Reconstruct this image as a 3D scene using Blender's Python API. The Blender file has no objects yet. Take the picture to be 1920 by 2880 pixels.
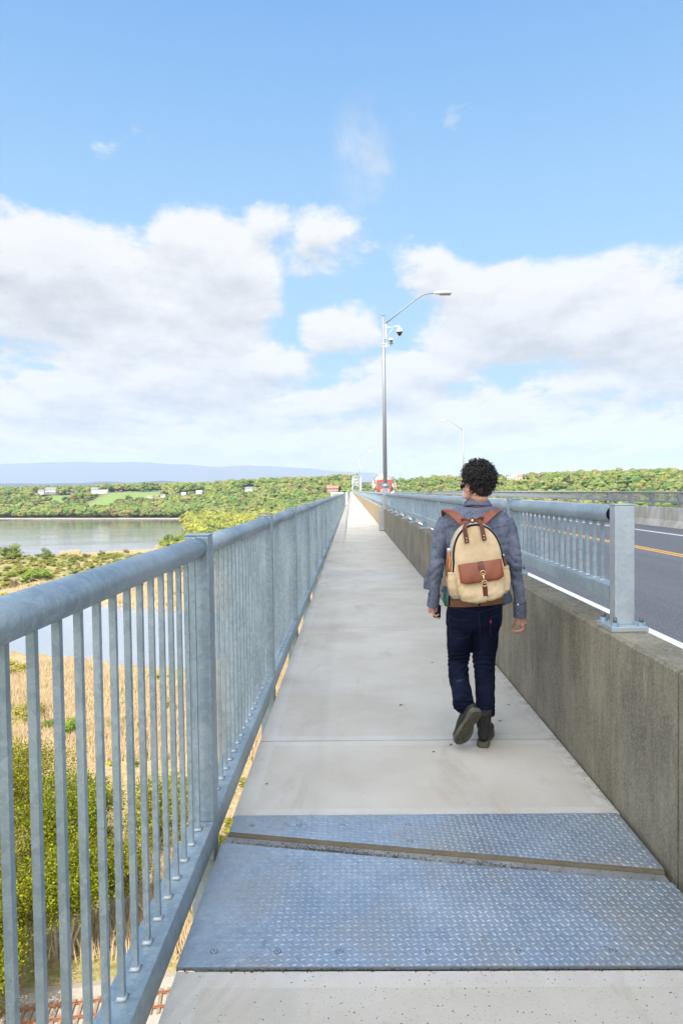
import bpy, bmesh, math, random
import numpy as np
from mathutils import Vector, Matrix, Euler, noise as mnoise

random.seed(7); rng = np.random.default_rng(7)
sc = bpy.context.scene
col = sc.collection
R = math.radians

# ------------------------------------------------------------ camera
F = 1920.0                    # focal length in pixels of a 1920 px wide frame
EYE = Vector((0.0, 0.0, 1.62))
PSI, TH, RHO = math.atan(27/F), math.atan(59/F), 0.0135
f0 = Vector((-math.sin(PSI)*math.cos(TH), math.cos(PSI)*math.cos(TH), -math.sin(TH)))
r0 = Vector((math.cos(PSI), math.sin(PSI), 0))
u0 = r0.cross(f0)
CR = r0*math.cos(RHO) - u0*math.sin(RHO)
CU = r0*math.sin(RHO) + u0*math.cos(RHO)
cam = bpy.data.cameras.new('camera'); camo = bpy.data.objects.new('camera', cam); col.objects.link(camo)
cam.sensor_fit = 'HORIZONTAL'; cam.sensor_width = 36; cam.lens = 36
cam.clip_start = 0.05; cam.clip_end = 60000
camo.matrix_world = Matrix(((CR.x, CU.x, -f0.x, EYE.x), (CR.y, CU.y, -f0.y, EYE.y), (CR.z, CU.z, -f0.z, EYE.z), (0, 0, 0, 1)))
sc.camera = camo

def ray(px, py):
    return (f0 + CR*((px-960)/F) + CU*((1440-py)/F)).normalized()
def atY(px, py, Y):
    d = ray(px, py); return EYE + d*(Y/d.y)
def atZ(px, py, Z):
    d = ray(px, py); return EYE + d*((Z-EYE.z)/d.z)

# ------------------------------------------------------------ sun
SUN = Vector((-0.33, -0.70, 0.98)).normalized()
sun = bpy.data.lights.new('sun', 'SUN'); suno = bpy.data.objects.new('sun', sun); col.objects.link(suno)
sun.energy = 5.0; sun.angle = R(0.53); sun.color = (1.0, 0.95, 0.87)
suno.rotation_euler = SUN.to_track_quat('Z', 'Y').to_euler()
suno.location = (-30, -40, 60)
sc.view_settings.view_transform = 'Standard'; sc.view_settings.look = 'None'
sc.view_settings.exposure = 0.55; sc.view_settings.gamma = 1.0
sc.cycles.max_bounces = 8; sc.cycles.diffuse_bounces = 3; sc.cycles.glossy_bounces = 3
sc.cycles.transparent_max_bounces = 12; sc.cycles.volume_bounces = 0
sc.cycles.use_denoising = True
sc.cycles.sample_clamp_indirect = 4.0

# ------------------------------------------------------------ node helper
class N:
    def __init__(s, tree): s.t = tree; s.l = tree.links
    def add(s, typ, **kw):
        n = s.t.nodes.new(typ)
        for k, v in kw.items():
            if hasattr(n, k): setattr(n, k, v)
        return n
    def link(s, a, b): s.l.new(a, b)
    def put(s, sock, v):
        if isinstance(v, bpy.types.NodeSocket): s.l.new(v, sock)
        elif isinstance(v, (tuple, list)) and len(v) == 3 and sock.type == 'RGBA': sock.default_value = (*v, 1)
        else: sock.default_value = v
    def math(s, op, a, b=None, c=None, clamp=False):
        n = s.t.nodes.new('ShaderNodeMath'); n.operation = op; n.use_clamp = clamp
        for i, v in enumerate((a, b, c)):
            if v is not None: s.put(n.inputs[i], v)
        return n.outputs[0]
    def vmath(s, op, a, b=None):
        n = s.t.nodes.new('ShaderNodeVectorMath'); n.operation = op
        s.put(n.inputs[0], a)
        if b is not None: s.put(n.inputs[1], b)
        return n.outputs['Value'] if op in ('DOT_PRODUCT', 'LENGTH', 'DISTANCE') else n.outputs['Vector']
    def mix(s, fac, a, b, blend='MIX'):
        n = s.t.nodes.new('ShaderNodeMix'); n.data_type = 'RGBA'; n.blend_type = blend
        s.put(n.inputs[0], fac); s.put(n.inputs[6], a); s.put(n.inputs[7], b)
        return n.outputs[2]
    def noise(s, vec, scale, detail=3, rough=0.55, dist=0.0, out=0):
        n = s.t.nodes.new('ShaderNodeTexNoise')
        if vec is not None: s.put(n.inputs['Vector'], vec)
        n.inputs['Scale'].default_value = scale; n.inputs['Detail'].default_value = detail
        n.inputs['Roughness'].default_value = rough; n.inputs['Distortion'].default_value = dist
        return n.outputs[out]
    def voro(s, vec, scale, out='Distance'):
        n = s.t.nodes.new('ShaderNodeTexVoronoi')
        s.put(n.inputs['Vector'], vec); n.inputs['Scale'].default_value = scale
        return n.outputs[out]
    def ramp(s, v, stops):
        n = s.t.nodes.new('ShaderNodeValToRGB'); s.put(n.inputs[0], v)
        e = n.color_ramp.elements
        while len(e) < len(stops): e.new(0.5)
        for i, (p, c) in enumerate(stops):
            e[i].position = p; e[i].color = (*c, 1) if len(c) == 3 else c
        return n.outputs[0]
    def rng(s, v, a, b, c=0.0, d=1.0, smooth=True):
        n = s.t.nodes.new('ShaderNodeMapRange'); n.interpolation_type = 'SMOOTHSTEP' if smooth else 'LINEAR'
        s.put(n.inputs[0], v)
        for i, x in enumerate((a, b, c, d)): s.put(n.inputs[i+1], x)
        return n.outputs[0]
    def scalev(s, vec, sx, sy, sz):
        return s.vmath('MULTIPLY', vec, (sx, sy, sz))

# ------------------------------------------------------------ world: sky with clouds
world = bpy.data.worlds.new('World'); sc.world = world; world.use_nodes = True
wt = world.node_tree; wt.nodes.clear(); w = N(wt)
tc = w.add('ShaderNodeTexCoord')
dirv = tc.outputs['Generated']
sep = w.add('ShaderNodeSeparateXYZ'); w.link(dirv, sep.inputs[0])
dx, dy, dz = sep.outputs
az = w.math('ARCTAN2', dx, dy)
el = w.math('ARCSINE', dz)
sky = w.add('ShaderNodeTexSky', sky_type='NISHITA', sun_disc=False)
sky.sun_elevation = math.asin(SUN.z); sky.sun_rotation = math.atan2(SUN.x, SUN.y)
sky.air_density = 1.0; sky.dust_density = 0.6; sky.ozone_density = 1.4
SKY_STRENGTH = 0.115

# group: cloud density at (az, el)
g = bpy.data.node_groups.new('cloud_density', 'ShaderNodeTree')
g.interface.new_socket('az', in_out='INPUT', socket_type='NodeSocketFloat')
g.interface.new_socket('el', in_out='INPUT', socket_type='NodeSocketFloat')
g.interface.new_socket('density', in_out='OUTPUT', socket_type='NodeSocketFloat')
G = N(g); gi = G.add('NodeGroupInput'); go = G.add('NodeGroupOutput')
ga, ge = gi.outputs[0], gi.outputs[1]
cv = G.add('ShaderNodeCombineXYZ'); G.link(ga, cv.inputs[0]); G.link(ge, cv.inputs[1])
uv = cv.outputs[0]
# x, y, rx, ry, weight in photo pixels, turned into sky angles
BL = [(130, 790, 330, 190, 1.25), (330, 960, 330, 120, .85), (585, 800, 210, 185, 1.15), (560, 1045, 330, 105, 1.0),
      (905, 700, 150, 110, .35), (985, 925, 140, 75, .62), (1600, 880, 420, 160, 1.3),
      (1300, 930, 160, 110, .75), (1640, 1060, 190, 60, .72), (1130, 1080, 220, 95, .95), (1230, 790, 130, 80, .35), (1850, 920, 220, 140, 1.0),
      (1880, 1110, 160, 80, .7), (100, 1120, 330, 90, .9), (760, 640, 100, 80, .3)]
acc = None
for (bx, by, rx, ry, wt_) in BL:
    d = ray(bx, by); a0, e0 = math.atan2(d.x, d.y), math.asin(d.z)
    v = G.vmath('SUBTRACT', uv, (a0, e0, 0))
    v = G.vmath('MULTIPLY', v, (F/rx, F/ry, 0))
    q = G.vmath('DOT_PRODUCT', v, v)
    q = G.math('MULTIPLY_ADD', q, -max(wt_, .55), wt_)
    acc = q if acc is None else G.math('SMOOTH_MAX', acc, q, 0.25)
acc = G.math('MAXIMUM', acc, -1.2)
# the lower sky is nearly closed, the sky behind the camera broken
low = G.rng(ge, 0.23, 0.06, -0.45, 0.80)
acc = G.math('SMOOTH_MAX', acc, low, 0.2)
back = G.rng(G.math('ABSOLUTE', ga), 0.7, 1.3, -0.6, 0.30)
acc = G.math('SMOOTH_MAX', acc, back, 0.2)
# noise whose features flatten towards the horizon
hh = G.math('DIVIDE', 1.0, G.math('ADD', G.math('MAXIMUM', ge, 0.0), 0.10))
cn = G.add('ShaderNodeCombineXYZ')
G.link(G.math('MULTIPLY', ga, G.math('MULTIPLY_ADD', hh, 0.26, 0.85)), cn.inputs[0])
G.link(G.math('MULTIPLY', G.math('LOGARITHM', G.math('ADD', G.math('MAXIMUM', ge, 0.0), 0.06), 2.718), 1.25), cn.inputs[1])
n1 = G.noise(cn.outputs[0], 3.3, 7, 0.58, 0.2)
cn2 = G.add('ShaderNodeCombineXYZ'); G.link(ga, cn2.inputs[0]); G.link(G.math('MULTIPLY', ge, 1.5), cn2.inputs[1]); cn2.inputs[2].default_value = 3.3
n2 = G.noise(cn2.outputs[0], 7.5, 8, 0.64, 0.15)
n3 = G.noise(cn2.outputs[0], 19.0, 5, 0.6, 0.2)
lw = G.rng(ge, 0.30, 0.10, 0.15, 1.25)
nn = G.math('ADD', G.math('MULTIPLY', G.math('SUBTRACT', n3, 0.5), lw), G.math('ADD', G.math('MULTIPLY', G.math('SUBTRACT', n1, 0.5), 2.5), G.math('MULTIPLY', G.math('SUBTRACT', n2, 0.5), 1.9)))
G.link(G.math('ADD', acc, nn), go.inputs[0])
def dens(a, e):
    n = wt.nodes.new('ShaderNodeGroup'); n.node_tree = g
    w.put(n.inputs[0], a); w.put(n.inputs[1], e); return n.outputs[0]
d0 = dens(az, el)
d1 = dens(az, w.math('ADD', el, 0.024))
alpha = w.rng(d0, -0.10, 0.42)
wd = ray(1050, 455); wc = w.add('ShaderNodeCombineXYZ'); w.link(az, wc.inputs[0]); w.link(el, wc.inputs[1])
wv_ = w.vmath('SUBTRACT', wc.outputs[0], (math.atan2(wd.x, wd.y), math.asin(wd.z), 0))
wr_ = w.vmath('MULTIPLY', wv_, (F/150, F/190, 0)); wq = w.rng(w.vmath('DOT_PRODUCT', wr_, wr_), 1.0, 0.0)
wn_ = w.noise(w.scalev(wc.outputs[0], 7.5, 4.5, 1), 1.4, 7, .60, .35)
wisp = w.math('MULTIPLY', wq, w.rng(wn_, .42, .70))
alpha = w.math('MAXIMUM', alpha, w.math('MULTIPLY', wisp, .62))
lit = w.math('MULTIPLY_ADD', w.math('SUBTRACT', d0, d1), 0.95, 0.62, clamp=True)
thick = w.rng(d0, 0.3, 1.6)
lit = w.math('MULTIPLY_ADD', thick, -0.28, w.math('ADD', lit, 0.10), clamp=True)
ccol = w.mix(lit, (0.42, 0.437, 0.455), (0.675, 0.67, 0.66))
sdot = w.math('MAXIMUM', w.vmath('DOT_PRODUCT', dirv, tuple(SUN)), 0.0)
glow = w.math('MULTIPLY_ADD', w.math('POWER', sdot, 2.0), 4.5, 1.0)
ccol = w.vmath('SCALE', ccol)
ccol.node.inputs['Scale'].default_value = 1; w.link(glow, ccol.node.inputs['Scale'])
blue = w.vmath('SCALE', sky.outputs[0]); blue.node.inputs['Scale'].default_value = SKY_STRENGTH
# paler towards the horizon
pale = w.rng(el, 0.78, 0.12, 0.04, 0.80)
blue = w.mix(pale, w.mix(0.82, blue, (0.088, 0.275, 0.62)), (0.33, 0.545, 0.71))
skyc = w.mix(w.math('MULTIPLY', alpha, 0.96), blue, ccol)
bg = w.add('ShaderNodeBackground'); w.link(skyc, bg.inputs[0]); bg.inputs[1].default_value = 1.0
wo = w.add('ShaderNodeOutputWorld'); w.link(bg.outputs[0], wo.inputs[0])
world.cycles.sampling_method = 'MANUAL'; world.cycles.sample_map_resolution = 512

# ------------------------------------------------------------ materials
def mat(name, rough=0.6, metal=0.0, col_=(0.5, 0.5, 0.5)):
    m = bpy.data.materials.new(name); m.use_nodes = True
    t = m.node_tree; n = N(t); b = t.nodes['Principled BSDF']
    b.inputs['Roughness'].default_value = rough; b.inputs['Metallic'].default_value = metal
    b.inputs['Base Color'].default_value = (*col_, 1)
    n.b = b; n.m = m
    n.tc = n.add('ShaderNodeTexCoord'); n.geo = n.add('ShaderNodeNewGeometry')
    n.P = n.geo.outputs['Position']; n.O = n.tc.outputs['Object']
    return n
def bump(n, h, strength=0.3, dist=0.01):
    b = n.add('ShaderNodeBump'); n.put(b.inputs['Height'], h)
    b.inputs['Strength'].default_value = strength; b.inputs['Distance'].default_value = dist
    n.link(b.outputs[0], n.b.inputs['Normal'])
M = {}
def simple(name, c, rough=0.6, metal=0.0, var=0.15, scale=8, bmp=0.0, bscale=60):
    n = mat(name, rough, metal, c)
    f = n.noise(n.O, scale, 4)
    c2 = tuple(x*(1-var) for x in c); c3 = tuple(min(1, x*(1+var)) for x in c)
    n.put(n.b.inputs['Base Color'], n.mix(f, c2, c3))
    if bmp: bump(n, n.noise(n.O, bscale, 4), bmp, 0.003)
    M[name] = n.m; return n

# galvanised steel
def galv(name, ca, cb, rough=0.48, metal=0.55):
    n = mat(name, rough, metal)
    a = n.noise(n.P, 2.2, 4, 0.6); v = n.voro(n.P, 42, 'Color'); vv = n.add('ShaderNodeSeparateColor'); n.link(v, vv.inputs[0])
    f2 = n.noise(n.scalev(n.P, 1, 1, 1), 160, 3, 0.7)
    f = n.math('ADD', n.math('MULTIPLY', a, 0.55), n.math('ADD', n.math('MULTIPLY', vv.outputs[0], 0.13), n.math('MULTIPLY', f2, 0.30)))
    c = n.mix(n.rng(f, 0.3, 0.75), ca, cb)
    sp = n.rng(n.noise(n.P, 55, 2), 0.66, 0.74)
    c = n.mix(n.math('MULTIPLY', sp, 0.35), c, (0.55, 0.60, 0.62))
    n.put(n.b.inputs['Base Color'], c)
    n.put(n.b.inputs['Roughness'], n.math('MULTIPLY_ADD', f, 0.25, rough-0.1))
    if name == 'tread_steel':
        wr = n.rng(n.noise(n.P, 1.9, 5, .65, .5), .46, .66); c = n.mix(n.math('MULTIPLY', wr, .65), c, (0.40, 0.385, 0.36))
        dk = n.rng(n.noise(n.P, 4.1, 5, .7, .8), .60, .74); c = n.mix(n.math('MULTIPLY', dk, .5), c, (0.15, 0.165, 0.20))
        rs_ = n.rng(n.noise(n.P, 2.7, 6, .75, 1.0), .62, .74); c = n.mix(n.math('MULTIPLY', rs_, .45), c, (0.26, 0.17, 0.10)); n.put(n.b.inputs['Base Color'], c)
    if name.startswith('galvanised'):
        rs_ = n.math('MULTIPLY', n.rng(n.noise(n.scalev(n.P, 1, 1, .4), 6.0, 6, .75, 1.0), .68, .80), .30); c = n.mix(rs_, c, (0.22, 0.18, 0.14)); n.put(n.b.inputs['Base Color'], c)
    bump(n, n.noise(n.P, 90, 3), 0.12, 0.002)
    M[name] = n.m
galv('galvanised_steel', (0.235, 0.305, 0.35), (0.435, 0.505, 0.55))
galv('galvanised_light', (0.35, 0.40, 0.43), (0.50, 0.54, 0.56))
galv('tread_steel', (0.29, 0.345, 0.41), (0.475, 0.53, 0.58), 0.36, 0.6)
simple('weld', (0.40, 0.44, 0.46), 0.5, 0.3, .3, 60)
simple('pole_grey', (0.34, 0.35, 0.37), 0.5, 0.3, 0.1, 3)
simple('white_paint', (0.78, 0.78, 0.77), 0.5, 0, 0.05)
simple('dark_metal', (0.03, 0.03, 0.035), 0.4, 0.3)
simple('nut_steel', (0.28, 0.42, 0.52), 0.45, 0.5)
simple('bolt_steel', (0.14, 0.14, 0.15), 0.6, 0.5)
simple('rail_tan', (0.55, 0.53, 0.47), 0.6, 0.1, 0.2, 2)
simple('truss_white', (0.50, 0.53, 0.57), 0.6, 0, 0.05)

# walkway concrete with smooth trowelled margins round each slab
n = mat('walk_concrete', 0.85)
sx = n.add('ShaderNodeSeparateXYZ'); n.link(n.P, sx.inputs[0])
base = n.noise(n.P, 1.1, 5, 0.6); fine = n.noise(n.scalev(n.P, 1, 6, 1), 9, 4, 0.7); fines = n.noise(n.P, 140, 3, 0.7)
c = n.mix(n.rng(base, 0.3, 0.7), (0.37, 0.345, 0.305), (0.52, 0.505, 0.475))
yb_ = n.add('ShaderNodeCombineXYZ'); n.link(n.math('FLOOR', n.math('DIVIDE', n.math('SUBTRACT', sx.outputs[1], 0.905), 3.48)), yb_.inputs[1])
wn = n.add('ShaderNodeTexWhiteNoise', noise_dimensions='3D'); n.link(yb_.outputs[0], wn.inputs[0])
c = n.mix(n.math('MULTIPLY', wn.outputs[0], .6), c, (0.52, 0.465, 0.375))
c = n.mix(n.math('MULTIPLY', fine, 0.35), c, (0.50, 0.45, 0.37))
c = n.mix(n.math('MULTIPLY', n.rng(fines, 0.4, 0.75), 0.25), c, (0.33, 0.31, 0.28))
at = n.add('ShaderNodeAttribute', attribute_name='margin')
c = n.mix(n.math('MULTIPLY', at.outputs['Fac'], n.rng(n.noise(n.P, 3.1, 4, .7), .35, .65, .08, .38)), c, (0.58, 0.575, 0.56))
stn = n.rng(n.noise(n.scalev(n.P, 1.4, .5, 1), 1.7, 6, .68, .6), .54, .72)
c = n.mix(n.math('MULTIPLY', stn, .7), c, (0.36, 0.315, 0.25))
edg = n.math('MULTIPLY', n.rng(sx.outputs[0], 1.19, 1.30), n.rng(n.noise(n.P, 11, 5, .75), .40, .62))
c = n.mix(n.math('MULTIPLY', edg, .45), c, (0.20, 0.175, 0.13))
scf = n.rng(n.noise(n.scalev(n.P, 1, .25, 1), 5.5, 6, .75, .4), .60, .74)
c = n.mix(n.math('MULTIPLY', scf, .45), c, (0.27, 0.26, 0.25))
# pits and grit in drifts
pv = n.voro(n.P, 46); pit = n.rng(pv, 0.16, 0.10)
drift = n.rng(n.noise(n.P, 2.3, 3), 0.52, 0.68)
pit = n.math('MULTIPLY', pit, n.math('MULTIPLY', drift, n.rng(n.noise(n.P, 33, 1), 0.45, 0.6)))
c = n.mix(n.math('MULTIPLY', pit, 0.8), c, (0.10, 0.085, 0.06))
n.put(n.b.inputs['Base Color'], c)
bump(n, n.math('SUBTRACT', n.noise(n.scalev(n.P, 1, 4, 1), 60, 5, 0.7), n.math('MULTIPLY', pit, 2.0)), 0.35, 0.004)
M['walk_concrete'] = n.m

# parapet concrete, formwork streaks and stains running down
def parapet(name, k):
    n = mat(name, 0.9)
    st = n.noise(n.scalev(n.P, 1, 1, 0.22), 7, 6, 0.7); st2 = n.noise(n.scalev(n.P, 1, 1, 0.16), 24, 5, 0.75)
    blot = n.noise(n.P, 1.7, 4, 0.6); gr = n.noise(n.P, 90, 4, 0.75)
    f = n.math('ADD', n.math('MULTIPLY', st, 0.36), n.math('ADD', n.math('MULTIPLY', st2, 0.22), n.math('MULTIPLY', blot, 0.42)))
    c = n.mix(n.rng(f, 0.36, 0.66), (0.085, 0.074, 0.052), (0.25, 0.22, 0.155))
    c = n.mix(n.math('MULTIPLY', n.rng(gr, 0.42, 0.66), 0.5), c, (0.35, 0.32, 0.25))
    c = n.mix(n.math('MULTIPLY', n.rng(n.noise(n.P, 38, 5, .8), .55, .42), 0.0), c, (0.05, 0.045, 0.035))
    c = n.mix(n.rng(n.noise(n.P, 34, 6, .85), .50, .66, 0, .5), c, (0.065, 0.06, 0.045))
    ru = n.rng(n.noise(n.scalev(n.P, 1, 1, 0.08), 5.3, 3, 0.6), 0.62, 0.72)
    c = n.mix(n.math('MULTIPLY', ru, 0.5), c, (0.22, 0.11, 0.045))
    ef = n.rng(n.noise(n.scalev(n.P, 1, 1, 0.12), 16, 4, 0.7), 0.62, 0.75)
    c = n.mix(n.math('MULTIPLY', ef, 0.45), c, (0.42, 0.41, 0.36))
    pk = n.math('MULTIPLY', n.rng(n.voro(n.P, 26), 0.14, 0.08), n.rng(n.noise(n.P, 12, 2), 0.5, 0.6))
    c = n.mix(n.math('MULTIPLY', pk, 0.75), c, (0.05, 0.045, 0.035))
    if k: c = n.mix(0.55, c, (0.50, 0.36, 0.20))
    n.put(n.b.inputs['Base Color'], c)
    bump(n, n.math('ADD', n.math('MULTIPLY', gr, 0.7), n.math('SUBTRACT', st2, n.math('MULTIPLY', pk, 1.5))), 0.5, 0.006)
    M[name] = n.m
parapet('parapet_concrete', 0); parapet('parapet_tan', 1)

n = mat('barrier_concrete', 0.9)
f = n.noise(n.scalev(n.P, 1, 1, 0.3), 1.6, 5, 0.65); gr = n.noise(n.P, 30, 4, 0.7)
c = n.mix(n.rng(f, 0.3, 0.7), (0.30, 0.28, 0.24), (0.50, 0.48, 0.43))
c = n.mix(n.math('MULTIPLY', n.rng(n.noise(n.scalev(n.P, 1, 1, 0.12), 2.6, 3, 0.6), 0.60, 0.70), 0.6), c, (0.30, 0.14, 0.05))
n.put(n.b.inputs['Base Color'], c); bump(n, gr, 0.3, 0.006); M['barrier_concrete'] = n.m

n = mat('asphalt', 0.85)
g1 = n.noise(n.P, 48, 3, 0.8); g2 = n.noise(n.P, 0.8, 4, 0.6)
vv = n.voro(n.P, 75)
f = n.math('ADD', n.math('MULTIPLY', n.rng(vv, 0.1, 0.62), 0.55), n.math('MULTIPLY', n.rng(g1, 0.38, 0.66), 0.55))
c = n.mix(f, (0.30, 0.30, 0.32), (0.038, 0.038, 0.044))
c = n.mix(n.math('MULTIPLY', g2, 0.3), c, (0.15, 0.155, 0.17))
c = n.mix(n.rng(n.noise(n.scalev(n.P, 1, .02, 1), 1.1, 3, .6), .45, .65, 0, .22), c, (0.26, 0.26, 0.27))
n.put(n.b.inputs['Base Color'], c); bump(n, f, 0.6, 0.008); M['asphalt'] = n.m
def paintm(name, c):
    n = mat(name, 0.7); f = n.rng(n.noise(n.P, 70, 3, 0.7), 0.62, 0.75)
    n.put(n.b.inputs['Base Color'], n.mix(n.math('MULTIPLY', f, 0.45), c, (0.12, 0.12, 0.13))); M[name] = n.m
paintm('road_white', (0.80, 0.80, 0.80)); paintm('road_yellow', (0.80, 0.42, 0.06))

# ground: reeds, marsh, meadow by painted zones (which plants grow where)
n = mat('ground', 0.95)
za = n.add('ShaderNodeAttribute', attribute_name='zone')
zs = n.add('ShaderNodeSeparateColor'); n.link(za.outputs['Color'], zs.inputs[0])
a = n.noise(n.P, 0.055, 5, 0.65); b_ = n.noise(n.P, 1.6, 4, 0.75); cfine = n.noise(n.P, 0.45, 5, 0.7)
tan = n.mix(n.rng(b_, 0.35, 0.7), (0.29, 0.19, 0.09), (0.48, 0.35, 0.20))
grn = n.mix(n.rng(b_, 0.3, 0.7), (0.10, 0.13, 0.025), (0.28, 0.27, 0.075))
gm = n.math('ADD', n.math('MULTIPLY', n.rng(n.math('ADD', n.math('MULTIPLY', a, 0.6), n.math('MULTIPLY', cfine, 0.4)), 0.42, 0.54), 1.0), -0.0)
c = n.mix(n.math('MULTIPLY', gm, n.math('MULTIPLY_ADD', zs.outputs[0], 0.9, 0.12), clamp=True), tan, grn)
mead = n.mix(n.rng(cfine, 0.3, 0.7), (0.12, 0.19, 0.035), (0.18, 0.25, 0.06))
c = n.mix(zs.outputs[1], c, mead)
forest = n.mix(cfine, (0.05, 0.06, 0.02), (0.12, 0.11, 0.05))
c = n.mix(zs.outputs[2], c, forest)
n.put(n.b.inputs['Base Color'], c); bump(n, b_, 0.5, 0.4); M['ground'] = n.m

n = mat('water', 0.07, 0.0, (0.035, 0.035, 0.025))
n.b.inputs['IOR'].default_value = 1.7
pw = n.noise(n.scalev(n.P, 1, 2.4, 1), 0.16, 6, 0.65); band = n.rng(n.noise(n.scalev(n.P, 0.25, 1, 1), 0.012, 4, 0.6), 0.42, 0.6)
bump(n, n.math('MULTIPLY', pw, n.math('MULTIPLY_ADD', band, 0.9, 0.15)), 0.20, 0.9)
n.put(n.b.inputs['Base Color'], n.mix(n.noise(n.P, 0.02, 3), (0.13, 0.135, 0.12), (0.21, 0.20, 0.175)))
M['water'] = n.m
n = mat('pond_water', 0.03, 0.0, (0.22, 0.25, 0.28)); n.b.inputs['IOR'].default_value = 2.0
bump(n, n.noise(n.P, 0.5, 3), 0.03, 0.3); M['pond_water'] = n.m

# foliage: per-crown tint from a face colour times the object's own colour
def foliage(name, ca, cb, nscale, trans=0.35):
    m = bpy.data.materials.new(name); m.use_nodes = True; t = m.node_tree; t.nodes.clear(); n = N(t)
    geo = n.add('ShaderNodeNewGeometry'); at = n.add('ShaderNodeAttribute', attribute_name='tint'); oi = n.add('ShaderNodeObjectInfo')
    f = n.noise(geo.outputs['Position'], nscale, 3, 0.7)
    c = n.mix(n.rng(f, 0.3, 0.72), ca, cb)
    c = n.mix(1.0, c, at.outputs['Color'], 'MULTIPLY'); c = n.mix(1.0, c, oi.outputs['Color'], 'MULTIPLY')
    d = n.add('ShaderNodeBsdfDiffuse'); tr = n.add('ShaderNodeBsdfTranslucent'); n.link(c, d.inputs[0]); n.link(c, tr.inputs[0])
    ms = n.add('ShaderNodeMixShader'); ms.inputs[0].default_value = trans
    n.link(d.outputs[0], ms.inputs[1]); n.link(tr.outputs[0], ms.inputs[2])
    o = n.add('ShaderNodeOutputMaterial'); n.link(ms.outputs[0], o.inputs[0]); M[name] = m
foliage('foliage', (1.1, 1.1, 1.0), (1.75, 1.75, 1.6), 0.35)
foliage('foliage_near', (0.45, 0.45, 0.4), (1.5, 1.45, 1.4), 2.2, 0.4)
simple('bark', (0.16, 0.13, 0.10), 0.9, 0, 0.3, 6)
simple('pale_bark', (0.42, 0.37, 0.30), 0.9, 0, 0.3, 6)
simple('reed', (0.53, 0.40, 0.235), 0.9, 0, 0.3, 0.3)
n = mat('mountain', 0.95); f = n.noise(n.P, 0.0012, 6, 0.6)
n.put(n.b.inputs['Base Color'], n.mix(f, (0.012, 0.028, 0.032), (0.03, 0.05, 0.045))); M['mountain'] = n.m

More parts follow.
